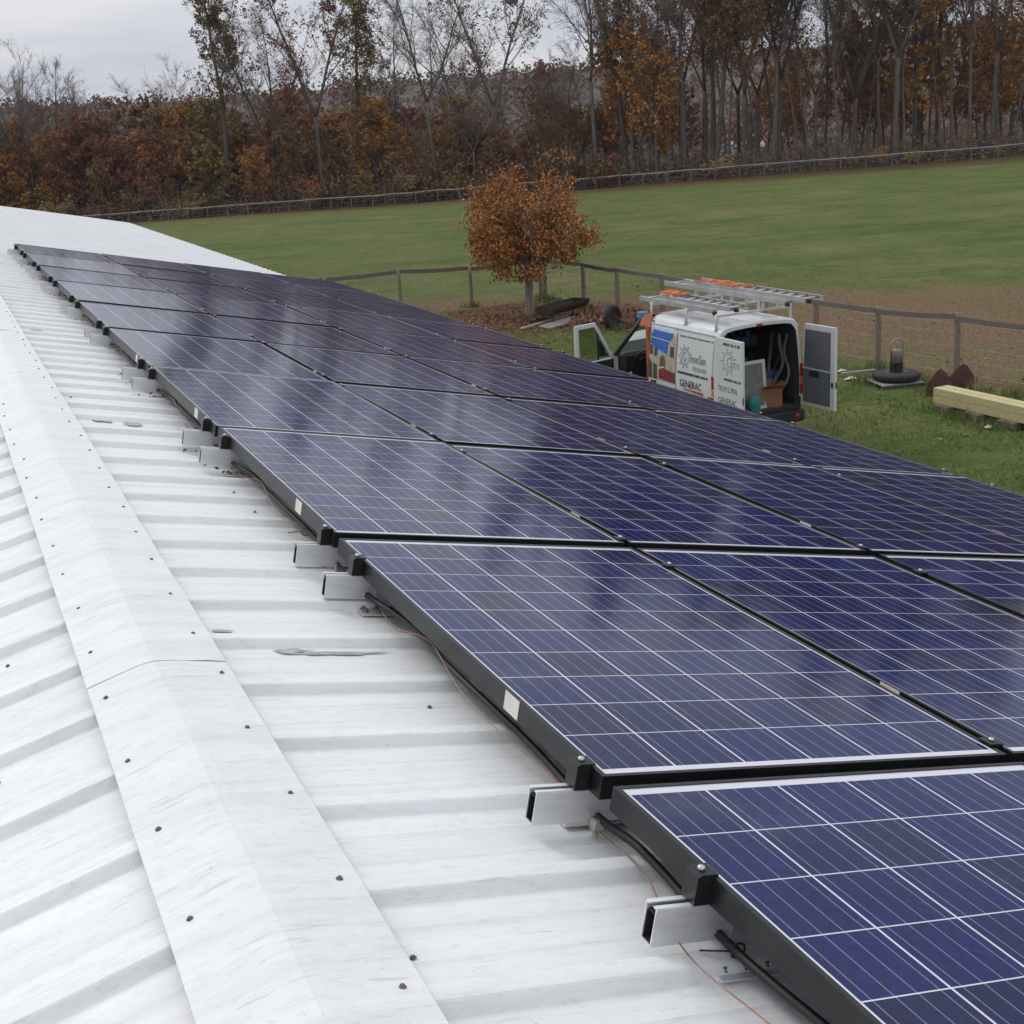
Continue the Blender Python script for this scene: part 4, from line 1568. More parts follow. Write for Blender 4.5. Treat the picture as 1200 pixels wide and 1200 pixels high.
# half section of the cargo body: (x, z) from sill to roof centre
SEC = [(0.88, 0.36), (0.93, 0.55), (0.95, 0.85), (0.95, 1.15), (0.925, 1.45), (0.885, 1.80), (0.86, 1.95), (0.825, 2.06), (0.76, 2.125), (0.62, 2.15), (0.3, 2.165), (0.0, 2.17)]


def sec_x(z):
    for (x0, z0), (x1, z1) in zip(SEC, SEC[1:]):
        if z0 <= z <= z1 and z1 > z0:
            return x0 + (x1 - x0) * (z - z0) / (z1 - z0)
    return SEC[0][0] if z < SEC[0][1] else 0


def full_section(inset=0.0):
    pts = []
    for x, z in SEC:
        k = inset
        pts.append((max(0.0, x - k * (1.0 if x > 0.6 else 0.0)), z - (k if z > 2.0 else 0)))
    out = [(-x, z) for x, z in pts] + [(x, z) for x, z in reversed(pts[:-1])]
    return out


YB = 2.22          # B pillar
bd = MB()
o_s = full_section()
i_s = full_section(0.055)
n_s = len(o_s)
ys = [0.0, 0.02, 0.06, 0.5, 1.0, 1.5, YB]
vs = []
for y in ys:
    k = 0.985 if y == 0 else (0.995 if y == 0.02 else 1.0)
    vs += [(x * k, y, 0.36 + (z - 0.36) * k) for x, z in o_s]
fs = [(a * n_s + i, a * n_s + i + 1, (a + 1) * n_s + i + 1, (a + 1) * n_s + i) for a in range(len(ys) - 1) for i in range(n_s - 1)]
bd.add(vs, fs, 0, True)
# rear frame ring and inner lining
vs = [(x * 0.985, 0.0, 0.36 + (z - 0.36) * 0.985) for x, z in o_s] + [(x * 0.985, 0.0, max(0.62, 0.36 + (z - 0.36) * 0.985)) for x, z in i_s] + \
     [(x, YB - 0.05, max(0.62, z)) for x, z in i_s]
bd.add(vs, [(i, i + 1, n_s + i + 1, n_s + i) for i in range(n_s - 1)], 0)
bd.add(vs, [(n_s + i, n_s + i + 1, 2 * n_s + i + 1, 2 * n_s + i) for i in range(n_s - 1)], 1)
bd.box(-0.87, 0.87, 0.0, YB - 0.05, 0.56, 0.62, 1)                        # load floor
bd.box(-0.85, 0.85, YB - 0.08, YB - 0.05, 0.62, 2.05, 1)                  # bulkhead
bd.box(-0.88, 0.88, -0.004, 0.03, 0.40, 0.60, 2)                          # rear sill
# roof ribs
for xx in (-0.5, -0.25, 0, 0.25, 0.5):
    bd.box(xx - 0.05, xx + 0.05, 0.2, YB - 0.1, 2.152, 2.176, 0, None, 0.006)
# side crease and drip rail
for s in (-1, 1):
    bd.box(min(s * 0.84, s * 0.868), max(s * 0.84, s * 0.868), 0.02, YB, 1.995, 2.012, 0)
body = bd.build("body", [M_VW, M_INT, M_BLK], van)

# cab
cb = MB()
prof = [(YB, 2.15), (YB + 0.26, 2.12), (YB + 0.52, 2.00), (YB + 1.32, 1.28), (YB + 1.70, 1.16), (YB + 2.30, 0.98), (YB + 2.42, 0.80), (YB + 2.45, 0.45)]


def cab_strip(p0, p1, w0, w1, mi):
    cb.add([(-w0, p0[0], p0[1]), (w0, p0[0], p0[1]), (w1, p1[0], p1[1]), (-w1, p1[0], p1[1])], [(0, 1, 2, 3)], mi)


wids = [0.83, 0.80, 0.76, 0.88, 0.90, 0.82, 0.80, 0.80]
for i in range(len(prof) - 1):
    if i == 2:
        continue
    cab_strip(prof[i], prof[i + 1], wids[i], wids[i + 1], 0 if i < 2 else (1 if i == 3 else 2))
# A pillars along the windscreen
for s in (-1, 1):
    cb.tube([(s * 0.775, prof[2][0] - 0.02, 1.98), (s * 0.90, prof[3][0], 1.26)], 0.04, 6, 1)
    # orange cheek between roof and drip line, B pillar, sill, wing
    cb.add([(s * 0.83, YB, 2.15), (s * 0.80, YB + 0.26, 2.12), (s * 0.76, YB + 0.52, 2.00), (s * 0.83, YB + 0.50, 1.90), (s * 0.885, YB, 1.93)], [(0, 1, 2, 3, 4)], 0)
    cb.prism([(YB, 0.45), (YB + 0.10, 0.45), (YB + 0.10, 1.93), (YB, 1.93)], 'x', min(s * 0.85, s * 0.93), max(s * 0.85, s * 0.93), 0)
    cb.prism([(YB + 0.1, 0.40), (YB + 1.35, 0.40), (YB + 1.35, 0.58), (YB + 0.1, 0.58)], 'x', min(s * 0.85, s * 0.93), max(s * 0.85, s * 0.93), 0)
    cb.prism([(YB + 1.33, 0.40), (YB + 1.34, 1.24), (YB + 1.70, 1.15), (YB + 2.30, 0.98), (YB + 2.42, 0.80), (YB + 2.45, 0.45)], 'x', min(s * 0.80, s * 0.93), max(s * 0.80, s * 0.93), 2)
cb.box(-0.84, 0.84, YB, YB + 1.5, 0.40, 0.46, 1)
cb.box(-0.84, 0.84, YB + 1.12, YB + 1.56, 0.60, 1.29, 1, None, 0.06)      # dashboard
cb.box(-0.80, 0.80, YB + 2.44, YB + 2.52, 0.35, 0.62, 1)
for sx in (-0.45, 0.42):
    cb.box(sx - 0.24, sx + 0.24, YB + 0.22, YB + 0.72, 0.70, 0.88, 1, None, 0.05)
    cb.box(sx - 0.24, sx + 0.24, YB + 0.12, YB + 0.28, 0.85, 1.50, 1, Matrix.Identity(4), 0.05)
    cb.box(sx - 0.13, sx + 0.13, YB + 0.13, YB + 0.23, 1.52, 1.72, 1, None, 0.03)
cab = cb.build("cab", [M_VO, M_BLK, M_VW], van)
ws = MB()
ws.add([(-0.76, prof[2][0], prof[2][1]), (0.76, prof[2][0], prof[2][1]), (0.88, prof[3][0], prof[3][1]), (-0.88, prof[3][0], prof[3][1])], [(0, 1, 2, 3)])
ws.build("windscreen", M_GLASS, van, False)
stw = MB()
stw.lathe([(0.19 + 0.018 * math.cos(a), 0.018 * math.sin(a)) for a in [k * math.pi / 3 for k in range(6)]], 20, 0, Matrix.Translation((-0.45, YB + 1.0, 1.18)) @ Matrix.Rotation(R(-55), 4, 'X'), True, True)
stw.tube([(-0.45, YB + 1.0, 1.18), (-0.45, YB + 1.25, 1.0)], 0.03, 8)
stw.build("steering_wheel", M_BLK, van, False)

# cab door leaf in its own frame: y=0 at hinge, -y to the rear, outer face at -x
def cab_door(sign, parent_loc, rotz):
    """door 1.02 long hinged at its front edge"""
    t = MB()
    L = 1.02
    z0, zb_, zt_ = 0.50, 1.22, 1.93
    x0, x1 = (-0.05, 0.0) if sign < 0 else (0.0, 0.05)
    t.prism([(0, z0), (0, zb_ - 0.02), (-L, zb_), (-L, z0)], 'x', x0, x1, 0)
    fr = [(-0.02, zb_ - 0.02), (-0.05, zb_ + 0.06), (-0.48, zt_), (-L, zt_), (-L, zb_)]
    inn = [(-0.12, zb_), (-0.12, zb_ + 0.05), (-0.51, zt_ - 0.075), (-L + 0.085, zt_ - 0.075), (-L + 0.085, zb_)]
    for i in range(len(fr) - 1):
        t.prism([fr[i], fr[i + 1], inn[i + 1], inn[i]], 'x', x0, x1, 0)
    # dark inner trim
    xi = 0.001 if sign < 0 else -0.021
    t.prism([(-0.04, z0 + 0.04), (-0.04, zb_ - 0.03), (-L + 0.05, zb_ - 0.02), (-L + 0.05, z0 + 0.04)], 'x', xi, xi + 0.02, 1)
    t.prism([(-0.10, 1.02), (-0.10, 1.10), (-0.75, 1.10), (-0.75, 1.02)], 'x', xi + (0.02 if sign < 0 else -0.05), xi + (0.07 if sign < 0 else 0.0), 1)
    t.prism([(-0.40, zb_), (-0.43, zb_), (-0.43, zt_ - 0.20), (-0.40, zt_ - 0.26)], 'x', x0 + 0.012, x1 - 0.012, 1)
    d = t.build("cab_door", [M_VW if sign < 0 else M_VO, M_BLK], van)
    g = MB()
    g.prism([(-0.12, zb_ - 0.005), (-0.12, zb_ + 0.05), (-0.51, zt_ - 0.075), (-L + 0.085, zt_ - 0.075), (-L + 0.085, zb_ - 0.005)], 'x', (x0 + x1) / 2 - 0.002, (x0 + x1) / 2 + 0.002, 0)
    g.build("window", M_GLASS, d)
    m = MB()
    sx = -1 if sign < 0 else 1
    m.box(min(sx * 0.08, sx * 0.25), max(sx * 0.08, sx * 0.25), -0.24, -0.14, zb_ + 0.02, zb_ + 0.36, 0, None, 0.03)
    m.tube([(sx * 0.02, -0.16, zb_ + 0.05), (sx * 0.14, -0.17, zb_ + 0.08)], 0.02, 6)
    m.build("mirror", M_BLK, d)
    d.location = parent_loc
    d.rotation_euler = (0, 0, rotz)
    return d


cab_door(-1, (-0.93, YB + 1.32, 0), R(-76))
cab_door(1, (0.915, YB + 1.33, 0), 0)

# rear doors
def rear_door(sign, ang):
    """hinge at the body corner; leaf along +x in its own frame (mirrored for the right door), outer face at -y"""
    W, z0, z1, th = 0.86, 0.62, 2.03, 0.055
    t = MB()
    # outer skin and folded edge, tapering a little to the roof
    t.prism([(0, z0), (W, z0), (W, z1), (0.06, z1), (0.0, 1.6)], 'y', -th, -0.012, 0)
    t.prism([(0.0, z0), (W, z0), (W, z0 + 0.05), (0.0, z0 + 0.05)], 'y', -0.0125, 0.0, 0)
    t.prism([(0.06, z1 - 0.09), (W, z1 - 0.09), (W, z1), (0.06, z1)], 'y', -0.0125, 0.0, 0)
    t.prism([(W - 0.11, z0 + 0.05), (W, z0 + 0.05), (W, z1 - 0.09), (W - 0.11, z1 - 0.09)], 'y', -0.0125, 0.0, 0)
    # grey lining panels with a light rail between
    t.prism([(0.03, z0 + 0.06), (W - 0.12, z0 + 0.06), (W - 0.12, 1.26), (0.03, 1.26)], 'y', -0.0125, 0.008, 1)
    t.prism([(0.05, 1.285), (W - 0.12, 1.285), (W - 0.12, z1 - 0.10), (0.08, z1 - 0.10)], 'y', -0.0125, 0.008, 1)
    t.prism([(0.02, 1.262), (W - 0.12, 1.262), (W - 0.12, 1.283), (0.02, 1.283)], 'y', -0.0125, 0.012, 0)
    t.box(0.20, 0.46, 0.008, 0.018, 1.14, 1.24, 2)                        # recessed pull
    t.box(W - 0.075, W - 0.03, -0.001, 0.012, 1.02, 1.10, 2)              # latch
    t.box(W, W + 0.008, -0.045, -0.025, 1.0, 1.12, 2)
    d = t.build("rear_door", [M_VW, M_TRIM, M_BLK], van)
    d.location = (sign * 0.935, -0.012, 0)
    d.scale = (-sign, 1, 1)
    d.rotation_euler = (0, 0, ang)
    return d


dl = rear_door(-1, R(-91))
dr = rear_door(1, R(92))


# lettering ---------------------------------------------------------
def sunburst(parent, M, rad, m):
    b = MB()
    for k in range(18):
        g = 2 * math.pi * k / 18
        for f0, f1 in ((0.52, 1.0),) if k % 2 else ((0.52, 0.76),):
            a = Vector((math.cos(g), math.sin(g), 0))
            s = Vector((-a.y, a.x, 0))
            w0, w1 = rad * 0.025, rad * 0.055
            q = [a * rad * f0 - s * w0, a * rad * f0 + s * w0, a * rad * f1 + s * w1, a * rad * f1 - s * w1]
            vs = q + [p + Vector((0, 0, 0.002)) for p in q]
            b.add([M @ p for p in vs], [(4, 5, 6, 7), (0, 1, 5, 4), (1, 2, 6, 5), (2, 3, 7, 6), (3, 0, 4, 7)])
    b.build("sun_emblem", m, parent)


def faint_line(parent, M, L, h, seed, m):
    """a line of lettering too small to read in the photo: rows of letter-sized dashes"""
    r_ = random.Random(seed)
    b = MB()
    x = 0
    while x < L:
        w = h * r_.uniform(0.35, 0.75)
        b.box(x, min(L, x + w), 0, h * r_.uniform(0.8, 1.0), 0, 0.002, 0, M)
        x += w + h * (0.22 if r_.random() < 0.85 else 0.7)
    b.build("small_lettering", m, parent, False)


# left side: text frame at x = -side, reading from front (+y) to rear (-y); leaning with the body side
def side_M(y, z):
    x = -(sec_x(z) + 0.0025)
    dz = 0.25
    tilt = math.atan2(sec_x(z + dz) - sec_x(z), dz)
    # local x -> -y (towards the rear), local y -> up along the side, local z -> outwards (-x)
    ex_ = Vector((0, -1, 0))
    ey_ = Vector((-math.sin(tilt), 0, math.cos(tilt)))
    ez_ = ex_.cross(ey_)
    M = Matrix.Identity(4)
    for i in range(3):
        M[i][0], M[i][1], M[i][2] = ex_[i], ey_[i], ez_[i]
    M[0][3], M[1][3], M[2][3] = x - 0.004, y, z
    return M


TY = 1.26           # front end of the lettered panel
faint_line(body, side_M(TY - 0.05, 1.88), 1.06, 0.05, 1, M_INK)
sunburst(body, side_M(TY - 0.25, 1.55), 0.21, M_INKG)
text_part("G", 0.23, "lettering", M_INKG, body, side_M(TY - 0.17, 1.475) @ Matrix.Diagonal((0.8, 1, 1, 1)))
text_part("reenSun", 0.215, "lettering", M_INKG, body, side_M(TY - 0.415, 1.48) @ Matrix.Diagonal((0.72, 1, 1, 1)))
text_part("732.915.7876", 0.10, "phone_number", M_INKG, body, side_M(TY - 0.52, 1.345) @ Matrix.Diagonal((0.8, 1, 1, 1)))
faint_line(body, side_M(TY - 0.05, 1.245), 0.96, 0.045, 2, M_INK)
text_part("GENERAC", 0.175, "lettering", M_INK, body, side_M(TY - 0.12, 1.03) @ Matrix.Diagonal((0.9, 1, 1, 1)), 0.0025)
ub2 = MB()
M = side_M(TY - 0.22, 0.95)
vs = [(0.0, 0.035, 0), (0.66, 0.0, 0), (0.66, 0.05, 0), (0.05, 0.05, 0)]
ub2.add([M @ Vector(p) for p in vs] + [M @ (Vector(p) + Vector((0, 0, 0.002))) for p in vs], [(4, 5, 6, 7), (0, 1, 5, 4), (1, 2, 6, 5), (2, 3, 7, 6), (3, 0, 4, 7)])
ub2.build("red_underline", M_INKR, body)
# panel joints and pressed lines
for y in (TY + 0.02, 0.12):
    pj_ = MB()
    for a, c in ((0.5, 0.9), (0.9, 1.3), (1.3, 1.7), (1.7, 1.93)):
        Ma, Mc = side_M(y, a), side_M(y, c)
        p0, p1 = Ma.translation + Vector((0.0032, 0, 0)), Mc.translation + Vector((0.0032, 0, 0))
        pj_.tube([p0, p1], 0.006, 4, 0, False)
    pj_.build("panel_joint", mat("joint_shadow", (0.22, 0.22, 0.22), 0.8), body, False)

# rear left door lettering (outer face at -y of the leaf, seen when open)
def door_M(x, z):
    M = Matrix.Identity(4)
    ex_, ey_, ez_ = Vector((1, 0, 0)), Vector((0, 0, 1)), Vector((0, -1, 0))
    for i in range(3):
        M[i][0], M[i][1], M[i][2] = ex_[i], ey_[i], ez_[i]
    M[0][3], M[1][3], M[2][3] = x, -0.0555, z
    return M


faint_line(dl, door_M(0.30, 1.92), 0.52, 0.05, 3, M_INK)
sunburst(dl, door_M(0.46, 1.66), 0.23, M_INKG)
text_part("G", 0.25, "lettering", M_INKG, dl, door_M(0.40, 1.57))
text_part("re", 0.2, "lettering", M_INKG, dl, door_M(0.62, 1.58))
faint_line(dl, door_M(0.32, 1.34), 0.5, 0.045, 4, M_INK)
text_part("732.915.7876", 0.125, "phone_number", M_INK, dl, door_M(0.13, 1.15) @ Matrix.Diagonal((0.86, 1, 1, 1)))
text_part("GENERAC", 0.15, "lettering", M_INK, dl, door_M(0.13, 0.94) @ Matrix.Diagonal((0.86, 1, 1, 1)))
b = MB()
b.box(0.30, 0.74, 0, 0.028, 0, 0.002, 0, door_M(0, 0.87))
b.build("red_underline", M_INKR, dl)

# house picture on the left side between cab and lettering
PICT = [  # colour, (along 0..1 from cab to lettering, height)
    ("sky", (0.24, 0.42, 0.60), [(0, 0.62), (1, 0.62), (1, 1.985), (0, 1.985)]),
    ("cloud", (0.55, 0.64, 0.72), [(0.0, 1.90), (0.62, 1.80), (0.92, 1.90), (0.9, 1.984), (0, 1.984)]),
    ("roof", (0.035, 0.13, 0.42), [(0.10, 1.86), (0.86, 1.84), (0.74, 1.52), (0.64, 1.30), (0.30, 1.40), (0.02, 1.50)]),
    ("wall", (0.42, 0.36, 0.27), [(0, 0.62), (1, 0.62), (1, 1.90), (0.70, 1.56), (0.68, 1.28), (0.34, 1.28), (0.30, 1.42), (0.0, 1.46)]),
    ("shade", (0.06, 0.07, 0.08), [(0.02, 1.22), (0.14, 1.22), (0.14, 1.45), (0.02, 1.47)]),
    ("shade", (0.06, 0.07, 0.08), [(0.19, 1.2), (0.31, 1.2), (0.31, 1.42), (0.19, 1.43)]),
    ("shade", (0.06, 0.07, 0.08), [(0.78, 1.26), (0.92, 1.26), (0.92, 1.52), (0.78, 1.52)]),
    ("shade", (0.06, 0.07, 0.08), [(0.0, 0.62), (0.13, 0.62), (0.13, 0.98), (0.0, 1.14)]),
    ("shrub", (0.05, 0.09, 0.045), [(0.18, 0.62), (0.32, 0.62), (0.32, 0.98), (0.18, 1.02)]),
    ("timber", (0.17, 0.075, 0.05), [(0.42, 0.96), (0.62, 0.93), (0.62, 1.12), (0.58, 1.24), (0.51, 1.27), (0.45, 1.22), (0.42, 1.10)]),
    ("roofred", (0.20, 0.035, 0.035), [(0.40, 0.86), (0.56, 0.94), (0.99, 0.88), (0.99, 0.62), (0.40, 0.66)]),
    ("trim", (0.62, 0.60, 0.54), [(0.36, 0.895), (0.60, 0.955), (0.60, 0.985), (0.36, 0.93)]),
    ("trim", (0.62, 0.60, 0.54), [(0.08, 1.655), (0.82, 1.62), (0.82, 1.64), (0.08, 1.675)]),
]
pm, mats_, idx = MB(), [], {}
for li, (nm, colr, poly) in enumerate(PICT):
    if colr not in idx:
        idx[colr] = len(mats_)
        mats_.append(mat("picture_" + nm, colr, 0.4, 0, 0.2, 14))
    # triangulate finely along z so that the picture hugs the curved side
    from mathutils.geometry import tessellate_polygon
    dense = []
    for i in range(len(poly)):
        a, c = Vector(poly[i]), Vector(poly[(i + 1) % len(poly)])
        for k in range(4):
            dense.append(a.lerp(c, k / 4))
    vs = []
    for u_, z in dense:
        z = 2.0 - (2.0 - z) * 0.70
        y = YB - 0.01 - u_ * (YB - TY - 0.04)
        vs.append((-(sec_x(z) + 0.004 + 0.0012 * li), y, z))
    tri = tessellate_polygon([[Vector((p[0], p[1], 0)) for p in dense]])
    pm.add(vs, [tuple(t_) for t_ in tri], idx[colr])
pm.build("house_picture", mats_, body, False)

# lamps, bumper, wheels
for s in (-1, 1):
    b = MB()
    xo = 0.957
    b.box(min(s * 0.885, s * xo), max(s * 0.885, s * xo), -0.02, 0.13, 1.10, 1.34, 0, None, 0.012)
    b.box(min(s * 0.885, s * xo), max(s * 0.885, s * xo), -0.018, 0.10, 0.98, 1.095, 1, None, 0.01)
    b.box(min(s * 0.885, s * xo), max(s * 0.885, s * xo), -0.018, 0.24, 0.80, 0.975, 0, None, 0.012)
    b.build("tail_lamp", [M_RED, M_AMB], van)
b = MB()
b.box(-0.06, 0.06, -0.014, 0.02, 2.075, 2.125, 0, None, 0.006)
b.build("brake_lamp", M_RED, van)
b = MB()
b.box(-0.93, 0.93, -0.13, -0.005, 0.34, 0.55, 0, None, 0.03)
b.box(0.78, 0.93, -0.005, 0.12, 0.34, 0.78, 0, None, 0.02)
b.box(-0.93, -0.78, -0.005, 0.12, 0.34, 0.78, 0, None, 0.02)
b.lathe([(0.0, 0), (0.055, 0), (0.05, 0.012), (0.0, 0.014)], 14, 1, Matrix.Translation((0.74, -0.131, 0.45)) @ Matrix.Rotation(R(90), 4, 'X'))
b.build("bumper", [M_BLK, M_RED], van)
for s in (-1, 1):
    for y in (0.75, 3.95):
        w = MB()
        M = Matrix.Translation((s * 0.78, y, 0.33)) @ Matrix.Rotation(R(90), 4, 'Y')
        w.lathe([(0.2, -0.1), (0.29, -0.105), (0.325, -0.085), (0.33, 0), (0.325, 0.085), (0.29, 0.105), (0.2, 0.1)], 28, 0, M)
        wh = w.build("wheel", M_TYRE, van)
        w = MB()
        w.lathe([(0.0, 0.06 * s), (0.14, 0.05 * s), (0.19, 0.08 * s), (0.205, 0.09 * s)], 20, 0, M)
        w.build("rim", M_ALU, wh)
# roof rack: uprights, cross bars
M_RACK = mat("rack_white", (0.55, 0.555, 0.56), 0.4, 0, 0.1, 6)
for y in (0.16, 1.12, 2.30):
    rk = MB()
    for s in (-1, 1):
        rk.tube([(s * 0.80, y, 2.06), (s * 0.80, y, 2.20), (s * 0.79, y, 2.36)], [0.032, 0.024, 0.022], 6)
        rk.box(s * 0.79 - 0.03, s * 0.79 + 0.03, y - 0.06, y + 0.06, 2.03, 2.09)
    rk.box(-0.80, 0.80, y - 0.025, y + 0.025, 2.30, 2.335)
    for x in (0.21, 0.53):
        rk.box(x - 0.03, x + 0.03, y - 0.02, y + 0.02, 2.3352, 2.474)
    rk.build("rack_hoop", M_RACK, van)

# cargo inside the van (things of their own)
def vloc(x, y, z):
    p = Matrix.Rotation(R(2), 4, 'Z') @ Vector((x, y, z * VS))
    return Vector((VX, VY, G0)) + p


t = thing("cardboard_box", vloc(0.40, 0.26, 0.62), (0, 0, R(-14)), "open brown cardboard box on the van's load floor", "box")
t.scale = (0.8, 0.9, 0.85)
M_CARD = mat("cardboard", (0.24, 0.115, 0.06), 0.85, 0, 0.15, 8)
b = MB()
for q in ((-0.24, 0.24, -0.18, -0.172), (-0.24, 0.24, 0.172, 0.18), (-0.24, -0.232, -0.172, 0.172), (0.232, 0.24, -0.172, 0.172)):
    b.box(*q, 0, 0.40)
b.box(-0.232, 0.232, -0.172, 0.172, 0, 0.006)
b.build("carton", M_CARD, t)
for k, (px_, py_, rx, ry, w, d) in enumerate(((0, -0.178, R(60), 0, 0.47, 0.16), (0, 0.178, R(-70), 0, 0.47, 0.16), (-0.238, 0, 0, R(35), 0.16, 0.34), (0.238, 0, 0, R(-50), 0.16, 0.34))):
    f_ = MB()
    if rx:
        sgn = -1 if py_ < 0 else 1
        f_.box(-w / 2, w / 2, min(0, sgn * d), max(0, sgn * d), 0, 0.005)
    else:
        sgn = -1 if px_ < 0 else 1
        f_.box(min(0, sgn * w), max(0, sgn * w), -d / 2, d / 2, 0, 0.005)
    o = f_.build("flap", M_CARD, t)
    o.location = (px_, py_, 0.401)
    o.rotation_euler = (rx * -0.6, ry * 0.7, 0)
t = thing("window_sash", vloc(-0.06, 0.12, 0.62), (R(-6), 0, R(4)), "white framed pane leaning inside the van's rear opening", "frame")
b = MB()
b.box(-0.34, 0.34, 0, 0.03, 0, 0.05)
b.box(-0.34, 0.34, 0, 0.03, 0.83, 0.89)
b.box(-0.34, -0.285, 0, 0.03, 0.05, 0.83)
b.box(0.275, 0.34, 0, 0.03, 0.05, 0.83)
b.build("frame", mat("sash_white", (0.5, 0.5, 0.49), 0.5, 0, 0.1, 10), t)
b = MB()
b.box(-0.285, 0.275, 0.012, 0.018, 0.05, 0.83)
for z in (0.28, 0.52):
    b.box(-0.285, 0.275, 0.008, 0.022, z, z + 0.03)
b.build("pane", mat("sash_grey", (0.16, 0.16, 0.15), 0.5, 0, 0.3, 6), t)
t = MB()
t.lathe([(0.0, 0.0), (0.10, 0.0), (0.12, 0.02), (0.125, 0.18), (0.12, 0.23), (0.09, 0.29), (0.03, 0.31), (0, 0.31)], 18, 0, Matrix.Diagonal((1, 0.8, 1, 1)))
o = t.build("tool_bag", mat("teal_fabric", (0.04, 0.19, 0.20), 0.8, 0, 0.35, 9, 0.3), None)
o.location = vloc(-0.14, -0.02, 0.62)
tag(o, "teal bag at the left end of the van's load floor", "bag")
M_HOSE = mat("grey_conduit", (0.105, 0.105, 0.105), 0.6, 0, 0.3, 8)
for k, (yy, dx_, col_) in enumerate(((0.22, 0.0, M_HOSE), (0.34, -0.06, M_HOSE), (0.48, 0.02, M_INT), (0.60, -0.05, M_HOSE))):
    h = MB()
    pth = []
    for q in range(26):
        f = q / 25
        pth.append((0.78 + dx_ - 0.10 * math.sin(f * 9 + k) * f - 0.08 * f, yy + 0.05 * math.sin(f * 7 + 2 * k), 1.92 - 1.22 * f))
    h.tube(pth, 0.028 + 0.006 * (k % 2), 7)
    o = h.build("conduit_coil", col_, None, False)
    o.location = vloc(0, 0, 0)
    o.rotation_euler = (0, 0, R(2))
    tag(o, "grey flexible conduit hanging on the right wall inside the van", "conduit", "conduits hanging inside the van")
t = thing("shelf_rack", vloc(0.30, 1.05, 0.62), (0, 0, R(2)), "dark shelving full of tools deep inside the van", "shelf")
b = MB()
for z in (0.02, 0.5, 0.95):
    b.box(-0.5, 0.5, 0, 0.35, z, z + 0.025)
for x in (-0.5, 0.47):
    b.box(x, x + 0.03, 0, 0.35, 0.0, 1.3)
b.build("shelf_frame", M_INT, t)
r = random.Random(8)
for z in (0.045, 0.525, 0.975):
    x = -0.46
    while x < 0.40:
        w = r.uniform(0.08, 0.22)
        h = r.uniform(0.08, 0.34)
        b = MB()
        b.box(x, x + w - 0.02, 0.02 + r.uniform(0, 0.05), 0.3, z + 0.001, z + h, 0, None, 0.015)
        b.build("tool_case", r.choice((mat("case_blue", (0.05, 0.11, 0.24), 0.5), M_BLK, mat("case_grey", (0.14, 0.14, 0.14), 0.6), mat("case_brown", (0.10, 0.07, 0.05), 0.7))), t)
        x += w

r = random.Random(12)
CL = [("crate", 0.62, 0.75, 0.0, 0.22, 0.34, 0.30, "case_grey", "dark grey crate on the van floor against the right wall", "crate"),
      ("crate", 0.60, 0.80, 0.305, 0.20, 0.30, 0.26, "case_blue", "dark blue crate stacked on the grey crate inside the van", "crate"),
      ("sack", -0.05, 0.72, 0.0, 0.20, 0.20, 0.40, "case_brown", "brown sack standing behind the leaning white frame in the van", "sack"),
      ("sack", 0.28, 0.70, 0.0, 0.18, 0.18, 0.52, "case_grey", "tall grey sack standing behind the cardboard box in the van", "sack")]
for nm, x, y, z, hx, hy, h, mk, lab, cat in CL:
    b = MB()
    if nm == "crate":
        b.box(-hx, hx, -hy, hy, 0, h, 0, None, 0.02)
        for q in (-0.5, 0.0, 0.5):
            b.box(hx * q - 0.015, hx * q + 0.015, -hy - 0.008, -hy - 0.0005, 0.03, h - 0.03)
    else:
        b.lathe([(0, 0), (hx * 0.9, 0), (hx, 0.05), (hx * 1.05, h * 0.4), (hx * 0.9, h * 0.75), (hx * 0.45, h * 0.9), (hx * 0.6, h), (0, h * 0.97)], 12)
    o = b.build(nm, MATS[mk], None)
    o.location = vloc(x, y, 0.621) + Vector((0, 0, z))
    o.rotation_euler = (0, 0, r.uniform(-0.2, 0.2))
    tag(o, lab, cat)

# ladders on the rack
M_LAD = mat("ladder_aluminium", (0.50, 0.50, 0.50), 0.42, 0.55, 0.15, 6)


def ladder(x0, y0, y1, z, width, fly, label, tilt=0.0):
    """extension ladder lying along y: two sections stacked"""
    t = thing("extension_ladder", vloc(x0, y0, z), (tilt, 0, R(2)), label, "ladder")
    L = y1 - y0
    for k, (a, c, w, zz, nm) in enumerate(((0, L, width, 0.0, "base_section"), (-fly, L - fly - 0.25, width - 0.075, 0.082, "fly_section"))):
        b = MB()
        for s in (-1, 1):
            xx = s * w / 2
            b.box(xx - 0.004, xx + 0.004, a, c, zz, zz + 0.078)
            b.box(min(xx, xx - s * 0.028), max(xx, xx - s * 0.028), a, c, zz + 0.0782, zz + 0.082)
            b.box(min(xx, xx - s * 0.028), max(xx, xx - s * 0.028), a, c, zz - 0.004, zz - 0.0002)
        y = a + 0.15
        while y < c - 0.05:
            b.tube([(-w / 2 + 0.004, y, zz + 0.04), (w / 2 - 0.004, y, zz + 0.04)], 0.019, 8)
            y += 0.28
        b.build(nm, M_LAD, t, False)
    b = MB()
    for s in (-1, 1):
        b.box(s * width / 2 - 0.03, s * width / 2 + 0.03, -0.06, 0.02, -0.02, 0.05, 0, None, 0.008)
    b.build("foot", M_BLK, t)
    return t


ladder(-0.52, 0.30, 2.80, 2.342, 0.46, 0.42, "shorter aluminium ladder on the left side of the van's rack")
ladder(0.36, -0.60, 3.30, 2.48, 0.46, 0.45, "longer aluminium ladder on the right side overhanging the van's rear")
# orange straps and a hook lying on the ladders
M_STRAP = mat("orange_webbing", (0.52, 0.13, 0.05), 0.8, 0, 0.25, 14)
r = random.Random(3)


